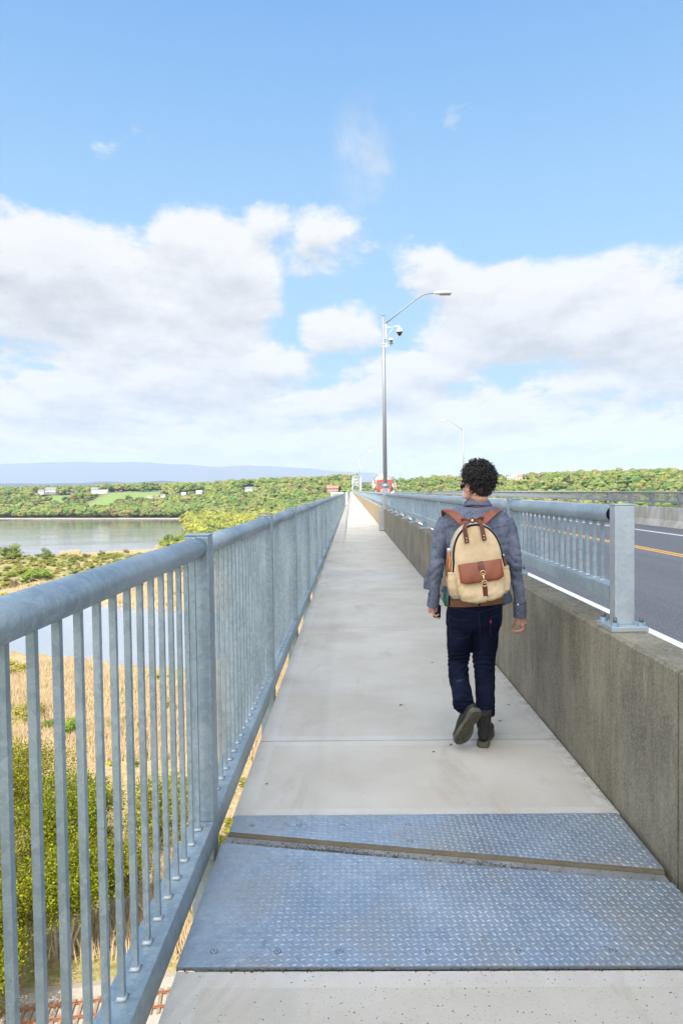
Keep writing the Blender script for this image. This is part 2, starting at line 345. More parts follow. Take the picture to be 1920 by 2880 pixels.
# ------------------------------------------------------------ mesh helpers
WORG = {}
def tag(o, label=None, cat=None, group=None, kind=None):
    if label: o['label'] = label
    if cat: o['category'] = cat
    if group: o['group'] = group
    if kind: o['kind'] = kind
    return o
def empty(name, loc, label=None, cat=None, group=None):
    o = bpy.data.objects.new(name, None); col.objects.link(o); o.location = loc
    o.empty_display_size = 0.2; WORG[o.name] = Vector(loc)
    return tag(o, label, cat, group)
def link_mesh(me, name, parent=None, origin=None):
    o = bpy.data.objects.new(name, me); col.objects.link(o)
    if parent is not None:
        o.parent = parent; WORG[o.name] = WORG[parent.name].copy()
    return o
class MB:
    def __init__(s): s.v = []; s.f = []; s.mi = []; s.sm = []; s.cur = 0; s.smooth = False
    def _a(s, vs, fs, sm=None):
        k = len(s.v); s.v.extend([tuple(x) for x in vs]); sm = s.smooth if sm is None else sm
        for q in fs: s.f.append(tuple(i+k for i in q)); s.mi.append(s.cur); s.sm.append(sm)
        return s
    def box(s, x0, x1, y0, y1, z0, z1, mtx=None):
        vs = [Vector(p) for p in ((x0, y0, z0), (x1, y0, z0), (x1, y1, z0), (x0, y1, z0), (x0, y0, z1), (x1, y0, z1), (x1, y1, z1), (x0, y1, z1))]
        if mtx is not None: vs = [mtx @ p for p in vs]
        return s._a(vs, [(0, 3, 2, 1), (4, 5, 6, 7), (0, 1, 5, 4), (1, 2, 6, 5), (2, 3, 7, 6), (3, 0, 4, 7)], False)
    def bbox(s, x0, x1, y0, y1, z0, z1, b=0.004, mtx=None):
        # box with chamfered edges
        bm = bmesh.new(); bmesh.ops.create_cube(bm, size=1)
        for v in bm.verts: v.co = Vector(((x0+x1)/2+v.co.x*(x1-x0), (y0+y1)/2+v.co.y*(y1-y0), (z0+z1)/2+v.co.z*(z1-z0)))
        bmesh.ops.bevel(bm, geom=bm.edges[:], offset=b, segments=2, affect='EDGES', profile=0.6)
        bm.verts.index_update()
        vs = [(mtx @ v.co if mtx is not None else v.co.copy()) for v in bm.verts]; fs = [[v.index for v in f.verts] for f in bm.faces]
        bm.free(); return s._a(vs, fs, False)
    def tube(s, pts, rad, n=12, cap=True, smooth=True, flat=None):
        pts = [Vector(p) for p in pts]; m = len(pts)
        if not isinstance(rad, (list, tuple)): rad = [rad]*m
        vs = []; prev = None
        for i, p in enumerate(pts):
            t = (pts[min(i+1, m-1)]-pts[max(i-1, 0)]).normalized()
            if prev is None:
                a = Vector((0, 0, 1)) if abs(t.z) < 0.9 else Vector((1, 0, 0))
                u = t.cross(a).normalized()
            else:
                u = (prev - t*prev.dot(t)).normalized()
            prev = u; v = t.cross(u)
            r = rad[i]; ra, rb = (r if isinstance(r, tuple) else (r, r))
            for k in range(n):
                an = 2*math.pi*k/n; vs.append(p + u*(ra*math.cos(an)) + v*(rb*math.sin(an)))
        fs = []
        for i in range(m-1):
            for k in range(n):
                fs.append((i*n+k, i*n+(k+1) % n, (i+1)*n+(k+1) % n, (i+1)*n+k))
        s._a(vs, fs, smooth)
        if cap:
            k0 = len(s.v)-m*n
            s.f.append(tuple(k0+k for k in range(n-1, -1, -1))); s.mi.append(s.cur); s.sm.append(False)
            s.f.append(tuple(k0+(m-1)*n+k for k in range(n))); s.mi.append(s.cur); s.sm.append(False)
        return s
    def rings(s, rings, cap=True, smooth=True):
        n = len(rings[0]); vs = [p for r in rings for p in r]; fs = []
        for i in range(len(rings)-1):
            for k in range(n): fs.append((i*n+k, i*n+(k+1) % n, (i+1)*n+(k+1) % n, (i+1)*n+k))
        if cap: fs.append(tuple(range(n-1, -1, -1))); fs.append(tuple((len(rings)-1)*n+k for k in range(n)))
        return s._a(vs, fs, smooth)
    def ell(s, c, r, mtx=None, nu=16, nv=10):
        c = Vector(c); rr = r if isinstance(r, (tuple, list)) else (r, r, r); rings = []
        for j in range(1, nv):
            ph = math.pi*j/nv; ring = []
            for i in range(nu):
                th = 2*math.pi*i/nu
                p = Vector((rr[0]*math.sin(ph)*math.cos(th), rr[1]*math.sin(ph)*math.sin(th), -rr[2]*math.cos(ph)))
                if mtx is not None: p = mtx @ p
                ring.append(p+c)
            rings.append(ring)
        return s.rings(rings)
    def quad(s, a, b, c, d): return s._a([a, b, c, d], [(0, 1, 2, 3)], False)
    def mesh(s, name, origin=Vector((0, 0, 0)), mats=()):
        me = bpy.data.meshes.new(name)
        me.from_pydata([tuple(Vector(v)-origin) for v in s.v], [], s.f)
        me.polygons.foreach_set('material_index', s.mi); me.polygons.foreach_set('use_smooth', s.sm)
        for m_ in mats: me.materials.append(M[m_])
        me.update(); return me
    def build(s, name, m, parent=None, **kw):
        mats = [m] if isinstance(m, str) else m
        if parent is not None: org = WORG[parent.name]
        else:
            a = np.array(s.v); lo, hi = a.min(0), a.max(0); org = Vector(((lo[0]+hi[0])/2, (lo[1]+hi[1])/2, lo[2]))
        o = link_mesh(s.mesh(name, org, mats), name, parent)
        if parent is None: o.location = org; WORG[o.name] = org
        return tag(o, **kw)
def np_mesh(name, V, Fc, mats, tint=None, smooth=False, origin=None):
    """V (n,3), Fc (m,k) arrays -> mesh, fast"""
    V = np.asarray(V, dtype=np.float32)
    if origin is not None: V = V - np.array(origin, dtype=np.float32)
    Fc = np.asarray(Fc, dtype=np.int32); m_, k = Fc.shape
    me = bpy.data.meshes.new(name); me.vertices.add(len(V)); me.vertices.foreach_set('co', V.ravel())
    me.loops.add(m_*k); me.loops.foreach_set('vertex_index', Fc.ravel())
    me.polygons.add(m_); me.polygons.foreach_set('loop_start', np.arange(0, m_*k, k, dtype=np.int32))
    me.polygons.foreach_set('use_smooth', np.full(m_, smooth))
    for x in mats: me.materials.append(M[x])
    if tint is not None:
        at = me.color_attributes.new('tint', 'FLOAT_COLOR', 'POINT')
        c4 = np.ones((len(V), 4), dtype=np.float32); c4[:, :3] = tint; at.data.foreach_set('color', c4.ravel())
    me.update(calc_edges=True); return me
def remesh(mb, name, vox, smooth_it=2, deform=None):
    """fuse the overlapping shapes of a builder into one continuous skin (returns verts, faces)"""
    me = mb.mesh('tmp'); o = bpy.data.objects.new('tmp', me); col.objects.link(o)
    md = o.modifiers.new('r', 'REMESH'); md.mode = 'VOXEL'; md.voxel_size = vox; md.adaptivity = 0
    if smooth_it:
        s_ = o.modifiers.new('s', 'SMOOTH'); s_.iterations = smooth_it; s_.factor = 0.5
    dg = bpy.context.evaluated_depsgraph_get(); dg.update()
    ev = o.evaluated_get(dg); m2 = bpy.data.meshes.new_from_object(ev)
    bpy.data.objects.remove(o)
    if deform:
        nv = len(m2.vertices); co = np.empty(nv*3); m2.vertices.foreach_get('co', co)
        no = np.empty(nv*3); m2.vertex_normals.foreach_get('vector', no)
        co = deform(co.reshape(-1, 3), no.reshape(-1, 3)); m2.vertices.foreach_set('co', co.ravel())
    m2.name = name; m2.polygons.foreach_set('use_smooth', [True]*len(m2.polygons)); m2.update()
    return m2
def put(me, name, m, parent, **kw):
    me.materials.clear()
    for x in ([m] if isinstance(m, str) else m): me.materials.append(M[x])
    org = WORG[parent.name]; me.transform(Matrix.Translation(-org)); me.update()
    o = link_mesh(me, name, parent); return tag(o, **kw)
def copy_tree(o, parent=None, loc=None):
    c = o.copy(); col.objects.link(c)
    if parent is not None: c.parent = parent
    if loc is not None: c.location = loc; WORG[c.name] = Vector(loc)
    for ch in list(o.children): copy_tree(ch, c)
    return c

# ============================================================ THE BRIDGE DECK
XL, XR = -0.610, 1.312        # walkway edges
PZ = 0.872                    # parapet top
PX1 = 1.53
FARY = 1500.0
mb = MB(); margins = []
def slab(y0a, y0b, y1a, y1b):
    """concrete slab top with trowelled margin; a = left edge, b = right edge"""
    mg = 0.10
    def P(u, v):  # u across 0..1, v along 0..1
        xa = XL+(XR-XL)*u; ya = y0a+(y0b-y0a)*u; yb = y1a+(y1b-y1a)*u
        return Vector((xa, ya+(yb-ya)*v, 0.0))
    W_ = XR-XL; Lg = y1a-y0a; mu = mg/W_; mv = min(0.3, 0.075/Lg)
    us = [0, mu, 1-mu*0.8, 1]; vs = [0, mv, 1-mv, 1]
    for i in range(3):
        for j in range(3):
            mb.quad(P(us[i], vs[j]), P(us[i+1], vs[j]), P(us[i+1], vs[j+1]), P(us[i], vs[j+1]))
            margins.append(0.0 if i == 1 and j == 1 else 1.0)
    # sides
    for (a, b) in ((P(0, 0), P(1, 0)), (P(1, 1), P(0, 1)), (P(0, 1), P(0, 0)), (P(1, 0), P(1, 1))):
        dn = Vector((0, 0, -0.22)); mb.quad(a+dn, b+dn, b, a); margins.append(0.3)
GAP = 0.014
slab(-6.0, -6.0, -1.3, -1.3); slab(-1.286, -1.286, 2.252, 2.252)
slab(3.356, 3.356, 4.372, 4.372)
ys = 4.386
while ys < FARY:
    step = 3.48 if ys < 400 else 34.8
    slab(ys, ys, ys+step-GAP, ys+step-GAP); ys += step
walk = mb.build('walkway', 'walk_concrete', kind='structure')
at = walk.data.attributes.new('margin', 'FLOAT', 'FACE'); at.data.foreach_set('value', margins)
# the slab below everything, its steel girder and the fascia
mb = MB(); mb.box(XR+.25, 12.98, -6, FARY, -0.30, -0.045); mb.box(XL+0.02, XR+.25, -6, FARY, -0.30, -0.205); mb.box(XL+0.02, XR, -6, FARY, -0.20, -0.12)
mb.box(XL+0.25, XL+0.6, -6, FARY, -2.6, -0.30); mb.box(11.5, 11.9, -6, FARY, -2.6, -0.30)
deck = mb.build('bridge_deck', 'barrier_concrete', kind='structure')
mb = MB(); mb.box(PX1+0.004, 12.72, -40, FARY, -0.04, -0.020)
road = mb.build('road', 'asphalt', kind='structure')
mb = MB(); mb.box(3.27, 3.44, -40, FARY, -0.019, -0.016); mb.box(10.95, 11.09, -40, FARY, -0.019, -0.016)
mb.build('edge_line', 'road_white', kind='structure')
mb = MB(); mb.box(7.66, 7.77, -40, FARY, -0.019, -0.016); mb.box(7.86, 7.97, -40, FARY, -0.019, -0.016)
mb.build('centre_line', 'road_yellow', kind='structure')

# ---- expansion joint: two tread plates and the seal between them
def lug_plate(name, poly, z, label, bolts):
    t = empty(name, (0.35, sum(p[1] for p in poly)/4, 0), label, 'steel plate')
    b = MB(); top = [Vector((x, y, z)) for x, y in poly]; bot = [Vector((x, y, z-0.012)) for x, y in poly]
    b.quad(*top)
    for i in range(4): b.quad(bot[i], bot[(i+1) % 4], top[(i+1) % 4], top[i])
    s = 0.0262; (xa, ya0), (xb, yb0), (xc, yc1), (xd, yd1) = poly
    i = 0; x = xa+0.012
    rr = random.Random(3)
    while x < xb-0.008:
        u = (x-xa)/(xb-xa); lo = ya0+(yb0-ya0)*u; hi = yd1+(yc1-yd1)*u; y = lo+0.012; j = 0
        while y < hi-0.008:
            an = R(28) if (i+j) % 2 else R(-62)
            wear = 1.0
            e = (x-xa)/(xb-xa)
            if e < 0.16: wear = 0.25+e*4
            h = 0.0044*wear*rr.uniform(0.8, 1.1); ca, sa = math.cos(an), math.sin(an); L, Wd = 0.0145, 0.0046
            def q(a, c_, zz): return Vector((x+a*ca-c_*sa, y+a*sa+c_*ca, z+zz))
            vs = [q(-L, 0, 0), q(-L*.45, -Wd, 0), q(L*.45, -Wd, 0), q(L, 0, 0), q(L*.45, Wd, 0), q(-L*.45, Wd, 0), q(-L*.5, 0, h), q(L*.5, 0, h)]
            b._a(vs, [(0, 1, 6), (1, 2, 7, 6), (2, 3, 7), (3, 4, 7), (4, 5, 6, 7), (5, 0, 6)], True)
            y += s; j += 1
        x += s; i += 1
    b.build('tread_plate', 'tread_steel', t)
    for (px, py) in bolts:
        p = atZ(px, py, z); c = MB(); c.cur = 1; c.tube([(p.x, p.y, z-0.002), (p.x, p.y, z+0.0013)], 0.0135, 14); c.cur = 0; c.tube([(p.x, p.y, z-0.002), (p.x, p.y, z+0.0018)], 0.0105, 14); c.cur = 1
        c.tube([(p.x, p.y, z), (p.x, p.y, z+0.0025)], 0.004, 8)
        c.build('screw', ['tread_steel', 'bolt_steel'], t)
    return t
lug_plate('tread_plate_joint', [(XL-.005, 2.264), (XR-0.005, 2.264), (XR-0.026, 2.747), (XL-.005, 3.086)], 0.008,
          'large diamond tread steel plate across the walkway, nearest to the viewer',
          [(602, 2677), (780, 2677), (954, 2677), (1207, 2677), (1462, 2677), (1722, 2675)])
lug_plate('tread_plate_joint', [(XL+.012, 3.186), (XR-0.014, 2.846), (XR-0.014, 3.349), (XL+.012, 3.349)], 0.008,
          'narrow wedge-shaped tread steel plate beyond the slanting joint',
          [(708, 2322), (841, 2321), (963, 2321), (1148, 2320), (1333, 2318), (1518, 2316), (1153, 2366), (1352, 2366), (1543, 2362)])
simple('seal_metal', (0.25, 0.25, 0.245), 0.6, 0.2, 0.45, 9, 0.4, 40)
simple('seal_edge', (0.13, 0.105, 0.065), 0.8, 0, 0.4, 14)
simple('grit', (0.06, 0.05, 0.04), 0.95, 0, 0.5, 30)
t = empty('joint_seal', (0.35, 3.0, 0), 'slanting grey metal seal strip with brown edge between the two tread plates', 'expansion joint')
b = MB(); b._a([(XL, 3.05, -0.008), (XR-0.02, 2.70, -0.008), (XR-0.02, 2.86, -0.008), (XL, 3.20, -0.008)], [(0, 1, 2, 3)]); b.build('strip', 'seal_metal', t)
b = MB(); b.rings([[(XL+.012, 3.168, -0.006), (XL+.012, 3.184, -0.006), (XL+.012, 3.184, 0.006), (XL+.012, 3.174, 0.006)], [(XR-0.018, 2.828, -0.006), (XR-0.018, 2.845, -0.006), (XR-0.018, 2.845, 0.006), (XR-0.018, 2.834, 0.006)]], smooth=False); b.build('edge_bar', 'seal_edge', t)
# grit gathered in the joint and over the slabs
V = []; Fq = []
rr = random.Random(11)
def crumb(x, y, z, r):
    k = len(V); a0 = rr.random()*6
    for q in range(4): V.append((x+r*math.cos(a0+q*1.57)*rr.uniform(.6, 1.3), y+r*math.sin(a0+q*1.57)*rr.uniform(.6, 1.3), z+0.0006))
    V.append((x, y, z+r*0.7))
    for q in range(4): Fq.append((k+q, k+(q+1) % 4, k+4))
for i in range(2600):
    u = min(max(rr.gauss(0.26, 0.10) if i % 5 < 3 else rr.gauss(0.62, .08) if i % 5 == 3 else rr.random(), 0.02), 0.97); v = rr.random()**(0.6)
    x = XL+(XR-XL)*u; yy = 3.088-(u*0.34)+0.08*(1-v if rr.random() < .7 else v*0.5); crumb(x, yy, -0.007, rr.uniform(0.0012, 0.004))
for i in range(2400):
    cx_ = rr.choice([0.0, 0.75, 0.85, 0.2, 0.5]); x = rr.gauss(cx_, 0.28) if rr.random() < .6 else rr.uniform(XL, XR); y = rr.uniform(1.9, 2.24) if rr.random() < .7 else rr.uniform(3.45, 9)
    if XL+.02 < x < XR-.02: crumb(x, y, 0, rr.uniform(0.0006, 0.0014) if rr.random() < .85 else rr.uniform(.0015, .0032))
for i in range(260):
    u = rr.random(); crumb(XL+(XR-XL)*u, 2.257+rr.gauss(0, 0.005), 0.0, rr.uniform(0.002, 0.005))
for i in range(200):
    crumb(XR-abs(rr.gauss(0, 0.02)), rr.uniform(3.4, 9), 0, rr.uniform(0.0015, 0.005))
me = np_mesh('grit', V, Fq, ['grit']); o = link_mesh(me, 'grit')
tag(o, 'dark grit and crumbs strewn in the joint and over the slabs', 'grit', kind='stuff')
# the few bits of debris one can tell apart
simple('dry_leaf', (0.20, 0.075, 0.03), 0.8, 0, 0.3, 30); simple('dark_leaf', (0.06, 0.045, 0.03), 0.8, 0, 0.3, 30)
def leaf(px, py, L, ang, m, label):
    p = atZ(px, py, 0); b = MB(); ca, sa = math.cos(ang), math.sin(ang); ring = []
    prof = [(-1, 0), (-.6, .34), (-.1, .5), (.4, .36), (1, 0), (.4, -.36), (-.1, -.5), (-.6, -.34)]
    vs = [Vector((p.x+L*(a*ca-c*sa), p.y+L*(a*sa+c*ca), 0.003+L*0.5*abs(c)+L*0.25*max(0, a))) for a, c in prof]
    vs2 = [v+Vector((0, 0, 0.0012)) for v in vs]
    b.rings([vs, vs2], smooth=False)
    b.build('fallen_leaf', m, label=label, cat='leaf')
leaf(1127, 1985, 0.016, 0.4, 'dry_leaf', 'curled reddish brown leaf lying left of the walking man')
leaf(1216, 1865, 0.013, 0.1, 'dark_leaf', 'thin dark leaf beyond the reddish one on the slab')
leaf(1405, 2030, 0.013, 0.2, 'dark_leaf', 'dark leaf curled up right of the boots')
leaf(1430, 1984, 0.012, 0.0, 'dark_leaf', 'dark seed husk near the concrete parapet foot')
leaf(1268, 2097, 0.012, 0.3, 'dark_leaf', 'dark leaf scrap beside the lifted boot toe')
leaf(1219, 2117, 0.011, -.2, 'dark_leaf', 'dark husk on the slab just past the joint line')
leaf(750, 2207, 0.008, 0.5, 'dark_leaf', 'small dark crumb on the left of the slab before the narrow plate')

# ---- concrete parapet between walkway and road
mb = MB(); segs = [(-6, 2.772), (2.786, 5.705)]; y = 5.715
while y < FARY:
    L_ = 6.1 if y < 200 else 61; segs.append((y, y+L_-0.008)); y += L_
X0 = XR+0.012
PARA_SPLIT = 29.7
for (a, b_) in segs:
    nsub = max(1, int((b_-a)/0.09)) if a < 14 else 1
    rings_ = []
    for i in range(nsub+1):
        yy = a+(b_-a)*i/nsub; j = (mnoise.noise(Vector((yy*9, 3, 1)))*0.006+mnoise.noise(Vector((yy*31, 5, 1)))*0.004) if a < 14 else 0
        c1 = 0.016+j
        rings_.append([Vector(p) for p in ((X0, yy, -0.15), (PX1, yy, -0.15), (PX1, yy, PZ-0.012), (PX1-0.012, yy, PZ), (X0+c1, yy, PZ+j*.3), (X0+0.001, yy, PZ-c1))])
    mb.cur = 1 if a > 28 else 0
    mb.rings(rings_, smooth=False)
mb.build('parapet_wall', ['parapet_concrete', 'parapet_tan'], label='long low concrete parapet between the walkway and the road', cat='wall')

# ---- railings
def rail_bar(x, y, z0, z1, b, w=0.0095, weld=True):
    b.cur = 0; b.box(x-w, x+w, y-w, y+w, z0-0.004, z1)
    if weld:
        b.cur = 1
        b.rings([[Vector((x+a*(w+e), y+c*(w+e), zz)) for a, c in ((-1, -1), (1, -1), (1, 1), (-1, 1))] for e, zz in ((0.008, z0+0.001), (0.002, z0+0.011))], smooth=True)
SP = 2.44
# left railing
LR = empty('walkway_railing', (-0.70, 3.2, 0), 'galvanised steel railing with round handrail and square bars along the left walkway edge', 'railing')
XC = -0.70
def left_post(y, b):
    b.cur = 0; b.bbox(XC-0.055, XC+0.055, y, y+0.10, -0.42, 1.425, 0.008); b.bbox(XC-0.058, XC+0.058, y-0.003, y+0.103, 1.425, 1.433, 0.003)
    b.cur = 1; b.box(XC-0.045, XC+0.085, y-0.025, y+0.125, -0.40, -0.385)
def left_hand(y0, y1, b, n=28):
    b.tube([(XC, y0+0.002, 1.371), (XC, y1-0.002, 1.371)], 0.047, n)
    for yy in (y0+0.045,):
        b.tube([(XC, yy, 1.415), (XC, yy, 1.424)], 0.012, 10); 
    b.tube([(XC, y1-0.05, 1.412), (XC, y1-0.05, 1.4225)], 0.014, 12)
def left_bottom(y0, y1, b):
    b.bbox(XC-0.055, XC+0.055, y0+0.001, y1-0.004, 0.0, 0.117, 0.006)
    b.tube([(XC+0.02, y1-0.045, 0.115), (XC+0.02, y1-0.045, 0.124)], 0.012, 10)
k = -3; bars_left = []; nb = 0
far_b, far_p, far_h, far_c = MB(), MB(), MB(), MB()
NPOST = 100
for k in range(-3, 400):
    y = 3.07+SP*k; y1 = y+SP
    if y > 82.5: break
    b = MB(); left_post(y, b); b.build('post', ['galvanised_steel', 'galvanised_light'], LR)
    b = MB(); left_hand(y+0.10, y1, b, 28 if k < 3 else 12); b.build('handrail', 'galvanised_steel', LR)
    b = MB(); left_bottom(y+0.10, y1, b); b.build('bottom_rail', 'galvanised_steel', LR)
    for i in range(18):
        yb = y+0.05+0.159+i*0.1265
        if k < -2: continue
        if nb < 98 and yb > 0.9:
            b = MB(); rail_bar(XC, yb, 0.117, 1.327, b); b.build('baluster', ['galvanised_steel', 'weld'], LR); nb += 1
        else:
            far_b.box(XC-.0095, XC+.0095, yb-.0095, yb+.0095, 0.11, 1.327)
            if y < 12: far_b.cur = 1; far_b.box(XC-.017, XC+.017, yb-.017, yb+.017, 0.118, 0.127); far_b.cur = 0
o = far_b.build('balusters', ['galvanised_steel', 'weld'], LR, kind='stuff')
# fixing brackets of the first posts on the deck edge
for k in range(0, 14):
    y = 3.07+SP*k; b = MB(); b.bbox(XC+0.055, XL+0.03, y-0.10, y+0.20, -0.30, -0.275, 0.003); b.box(XC+0.06, XL+0.02, y+0.03, y+0.05, -0.275, -0.06); b.build('bracket', 'galvanised_light', LR)
# farther part: railing past the lookout
LR2 = empty('walkway_railing', (-0.45, 86, 0), 'far stretch of left railing beyond the white lookout post', 'railing')
b = MB(); y = 85.5
hb, pb, bb = MB(), MB(), MB()
hb.tube([(-0.50, 85.2, 1.39), (-0.50, 640, 1.39)], 0.05, 8); pb2 = MB()
while y < 640:
    pb.box(-0.55, -0.45, y, y+0.1, -0.2, 1.43); y += SP
y = 85.5
while y < 300:
    bb.box(-0.51, -0.49, y, y+0.02, 0.1, 1.35); y += 0.127
hb.build('handrail', 'galvanised_steel', LR2); pb.build('posts', 'galvanised_steel', LR2, kind='stuff'); bb.build('balusters', 'galvanised_steel', LR2, kind='stuff')
b = MB(); b.box(-0.56, -0.46, 84, FARY, 0.0, 0.10); b.build('bottom_rail', 'galvanised_steel', LR2)
# lookout bump-out with white panels at 84 m
LO = empty('lookout_railing', (-1.2, 84.4, 0), 'white railed lookout bay jutting left of the walkway far ahead', 'railing')
b = MB(); b.bbox(-0.62, -0.40, 84.0, 84.2, -0.1, 1.43, 0.01); b.build('corner_post', 'white_paint', LO)
b = MB(); b.box(-2.4, -0.55, 84.0, 84.08, 1.30, 1.43); b.box(-2.4, -0.55, 84.0, 84.08, 0.05, 0.15); b.build('rail', 'white_paint', LO)
b = MB(); b.bbox(-2.44, -2.32, 83.95, 84.1, -0.3, 1.47, 0.01); b.build('outer_post', 'white_paint', LO)
b = MB(); b.box(-2.44, -0.55, 84.0, 86, -0.1, -0.02); b.build('floor_slab', 'white_paint', LO)
b = MB()
for i in range(15): b.box(-2.28+i*0.115, -2.26+i*0.115, 84.02, 84.05, 0.15, 1.30)
b.build('bar_panel', 'white_paint', LO)

# right railing on the parapet
RR = empty('parapet_railing', (1.425, 3.6, PZ), 'galvanised steel railing bolted on the concrete parapet beside the road', 'railing')
XQ = 1.430
SR_ = 2.40
nb = 0; far_b = MB(); far_p = MB(); far_bolts = MB()
hx = lambda b, x, y, z, r, h: b.tube([(x, y, z), (x, y, z+h)], r, 6, smooth=False)
k = 0
while True:
    y = 3.585+SR_*k
    if y > 560: break
    y1 = y+SR_
    if k < 100:
        b = MB(); b.bbox(XQ-0.0515, XQ+0.0515, y, y+0.08, PZ+0.025, 1.524, 0.006 if k < 6 else 0.003); b.bbox(XQ-0.054, XQ+0.054, y-.003, y+0.083, 1.524, 1.533, 0.003)
        p = b.build('post', 'galvanised_light' if k == 0 else 'galvanised_steel', RR)
        if k < 14:
            b = MB(); b.bbox(XQ-0.0955, XQ+0.0955, y-0.068, y+0.148, PZ+0.001, PZ+0.026, 0.003); bp = b.build('base_plate', 'galvanised_light', p)
            for ax in (-0.068, 0.068):
                for ay in (-0.04, 0.12):
                    b = MB(); b.cur = 0; hx(b, XQ+ax, y+ay, PZ+0.026, 0.021, 0.020); b.cur = 1; b.tube([(XQ+ax, y+ay, PZ+0.044), (XQ+ax, y+ay, PZ+0.072)], 0.0105, 10)
                    if k < 4: b.build('bolt', ['nut_steel', 'bolt_steel'], p)
        else:
            b = MB(); b.box(XQ-0.095, XQ+0.095, y-0.068, y+0.148, PZ+0.001, PZ+0.026); b.build('base_plate', 'galvanised_light', p)
    b = MB()
    sg = 28 if k < 4 else 10
    b.tube([(XQ, y+0.14 if k == 0 else y+0.085, 1.474), (XQ, y1-0.004, 1.474)], 0.049, sg, cap=False)
    if k < 4:  # hollow tube end seen from the viewer
        b.tube([(XQ, y1-0.004, 1.474), (XQ, y+0.14 if k == 0 else y+0.085, 1.474)], 0.044, sg, cap=False)
        n_ = sg; ye = y+0.14 if k == 0 else y+0.085
        b.rings([[Vector((XQ+r*math.cos(2*math.pi*i/n_), ye, 1.474+r*math.sin(2*math.pi*i/n_))) for i in range(n_)] for r in (0.049, 0.044)], cap=False)
        b.cur = 1; b.tube([(XQ, y+0.085, 1.474), (XQ, y+0.17, 1.474)], 0.036, 16); b.cur = 0
    if k < 100: b.build('handrail', ['galvanised_steel', 'dark_metal'], RR)
    b = MB(); b.bbox(XQ-0.04, XQ+0.04, y+0.13 if k == 0 else y+0.082, y1-0.002, 1.008, 1.088, 0.004)
    if k == 0:
        b.bbox(XQ-0.045, XQ+0.045, y+0.115, y+0.50, 1.000, 1.091, 0.004); b.cur = 1; b.box(XQ-0.033, XQ+0.033, y+0.09, y+0.114, 1.012, 1.082)
    if k < 100: b.build('bottom_rail', ['galvanised_steel', 'dark_metal'], RR)
    for i in range(16 if k == 0 else 17):
        yb = y+(0.325 if k == 0 else .21)+i*0.1235
        if nb < 100:
            b = MB(); rail_bar(XQ, yb, 1.088, 1.430, b, 0.0095); b.build('baluster', ['galvanised_steel', 'weld'], RR); nb += 1
        elif y < 260: far_b.box(XQ-.0095, XQ+.0095, yb-.0095, yb+.0095, 1.08, 1.430)
    if k >= 100: far_p.box(XQ-0.05, XQ+0.05, y, y+0.08, PZ, 1.53)
    k += 1
far_b.build('balusters', 'galvanised_steel', RR, kind='stuff')
far_p.tube([(XQ, 3.585+SR_*100, 1.474), (XQ, 560, 1.474)], 0.049, 8); far_p.box(XQ-.04, XQ+.04, 3.585+SR_*100, 560, 1.01, 1.09)
far_p.build('posts', 'galvanised_steel', RR, kind='stuff')

# barrier with its rail across the road
BX = 12.72
mb = MB(); y = -30.0
prof = [(0, -0.03), (0.05, 0.06), (0.17, 0.26), (0.24, 0.755), (0.25, 0.77), (0.50, 0.77), (0.51, 0.755), (0.52, -0.03)]
while y < FARY:
    L_ = 6.1 if y < 250 else 61
    mb.rings([[Vector((BX+a, yy, z)) for a, z in reversed(prof)] for yy in (y, y+L_-0.02)], smooth=False); y += L_
mb.build('barrier_wall', 'barrier_concrete', label='stained concrete barrier wall along the far side of the road', cat='wall')
simple('old_rail', (0.24, 0.26, 0.28), 0.6, 0.3, 0.25, 3)
BR = empty('barrier_railing', (BX+0.38, 28, 0.81), 'old grey railing with close bars on top of the far barrier', 'railing')
far = MB(); bars = MB(); XB = BX+0.38; k = 0; y = 12.7
hr = MB()
while y < 560:
    if k < 100:
        b = MB(); b.bbox(XB-0.06, XB+0.06, y, y+0.11, 0.765, 1.41, 0.006); b.box(XB-0.09, XB+0.11, y-0.03, y+0.14, 0.771, 0.83); b.build('post', 'old_rail', BR)
    else: far.box(XB-0.06, XB+0.06, y, y+0.11, 0.80, 1.42)
    if y < 110:
        for i in range(17): bars.box(XB-.012, XB+.012, y+0.25+i*.127, y+.274+i*.127, 1.02, 1.37)
    y += SP; k += 1
bars.build('balusters', 'old_rail', BR, kind='stuff'); far.build('posts', 'old_rail', BR, kind='stuff')
b = MB(); b.tube([(XB, 12, 1.385), (XB, 560, 1.385)], 0.045, 10); b.build('handrail', 'old_rail', BR)
b = MB(); b.box(XB-0.045, XB+0.045, 12, 560, 0.95, 1.03); b.build('bottom_rail', 'old_rail', BR)

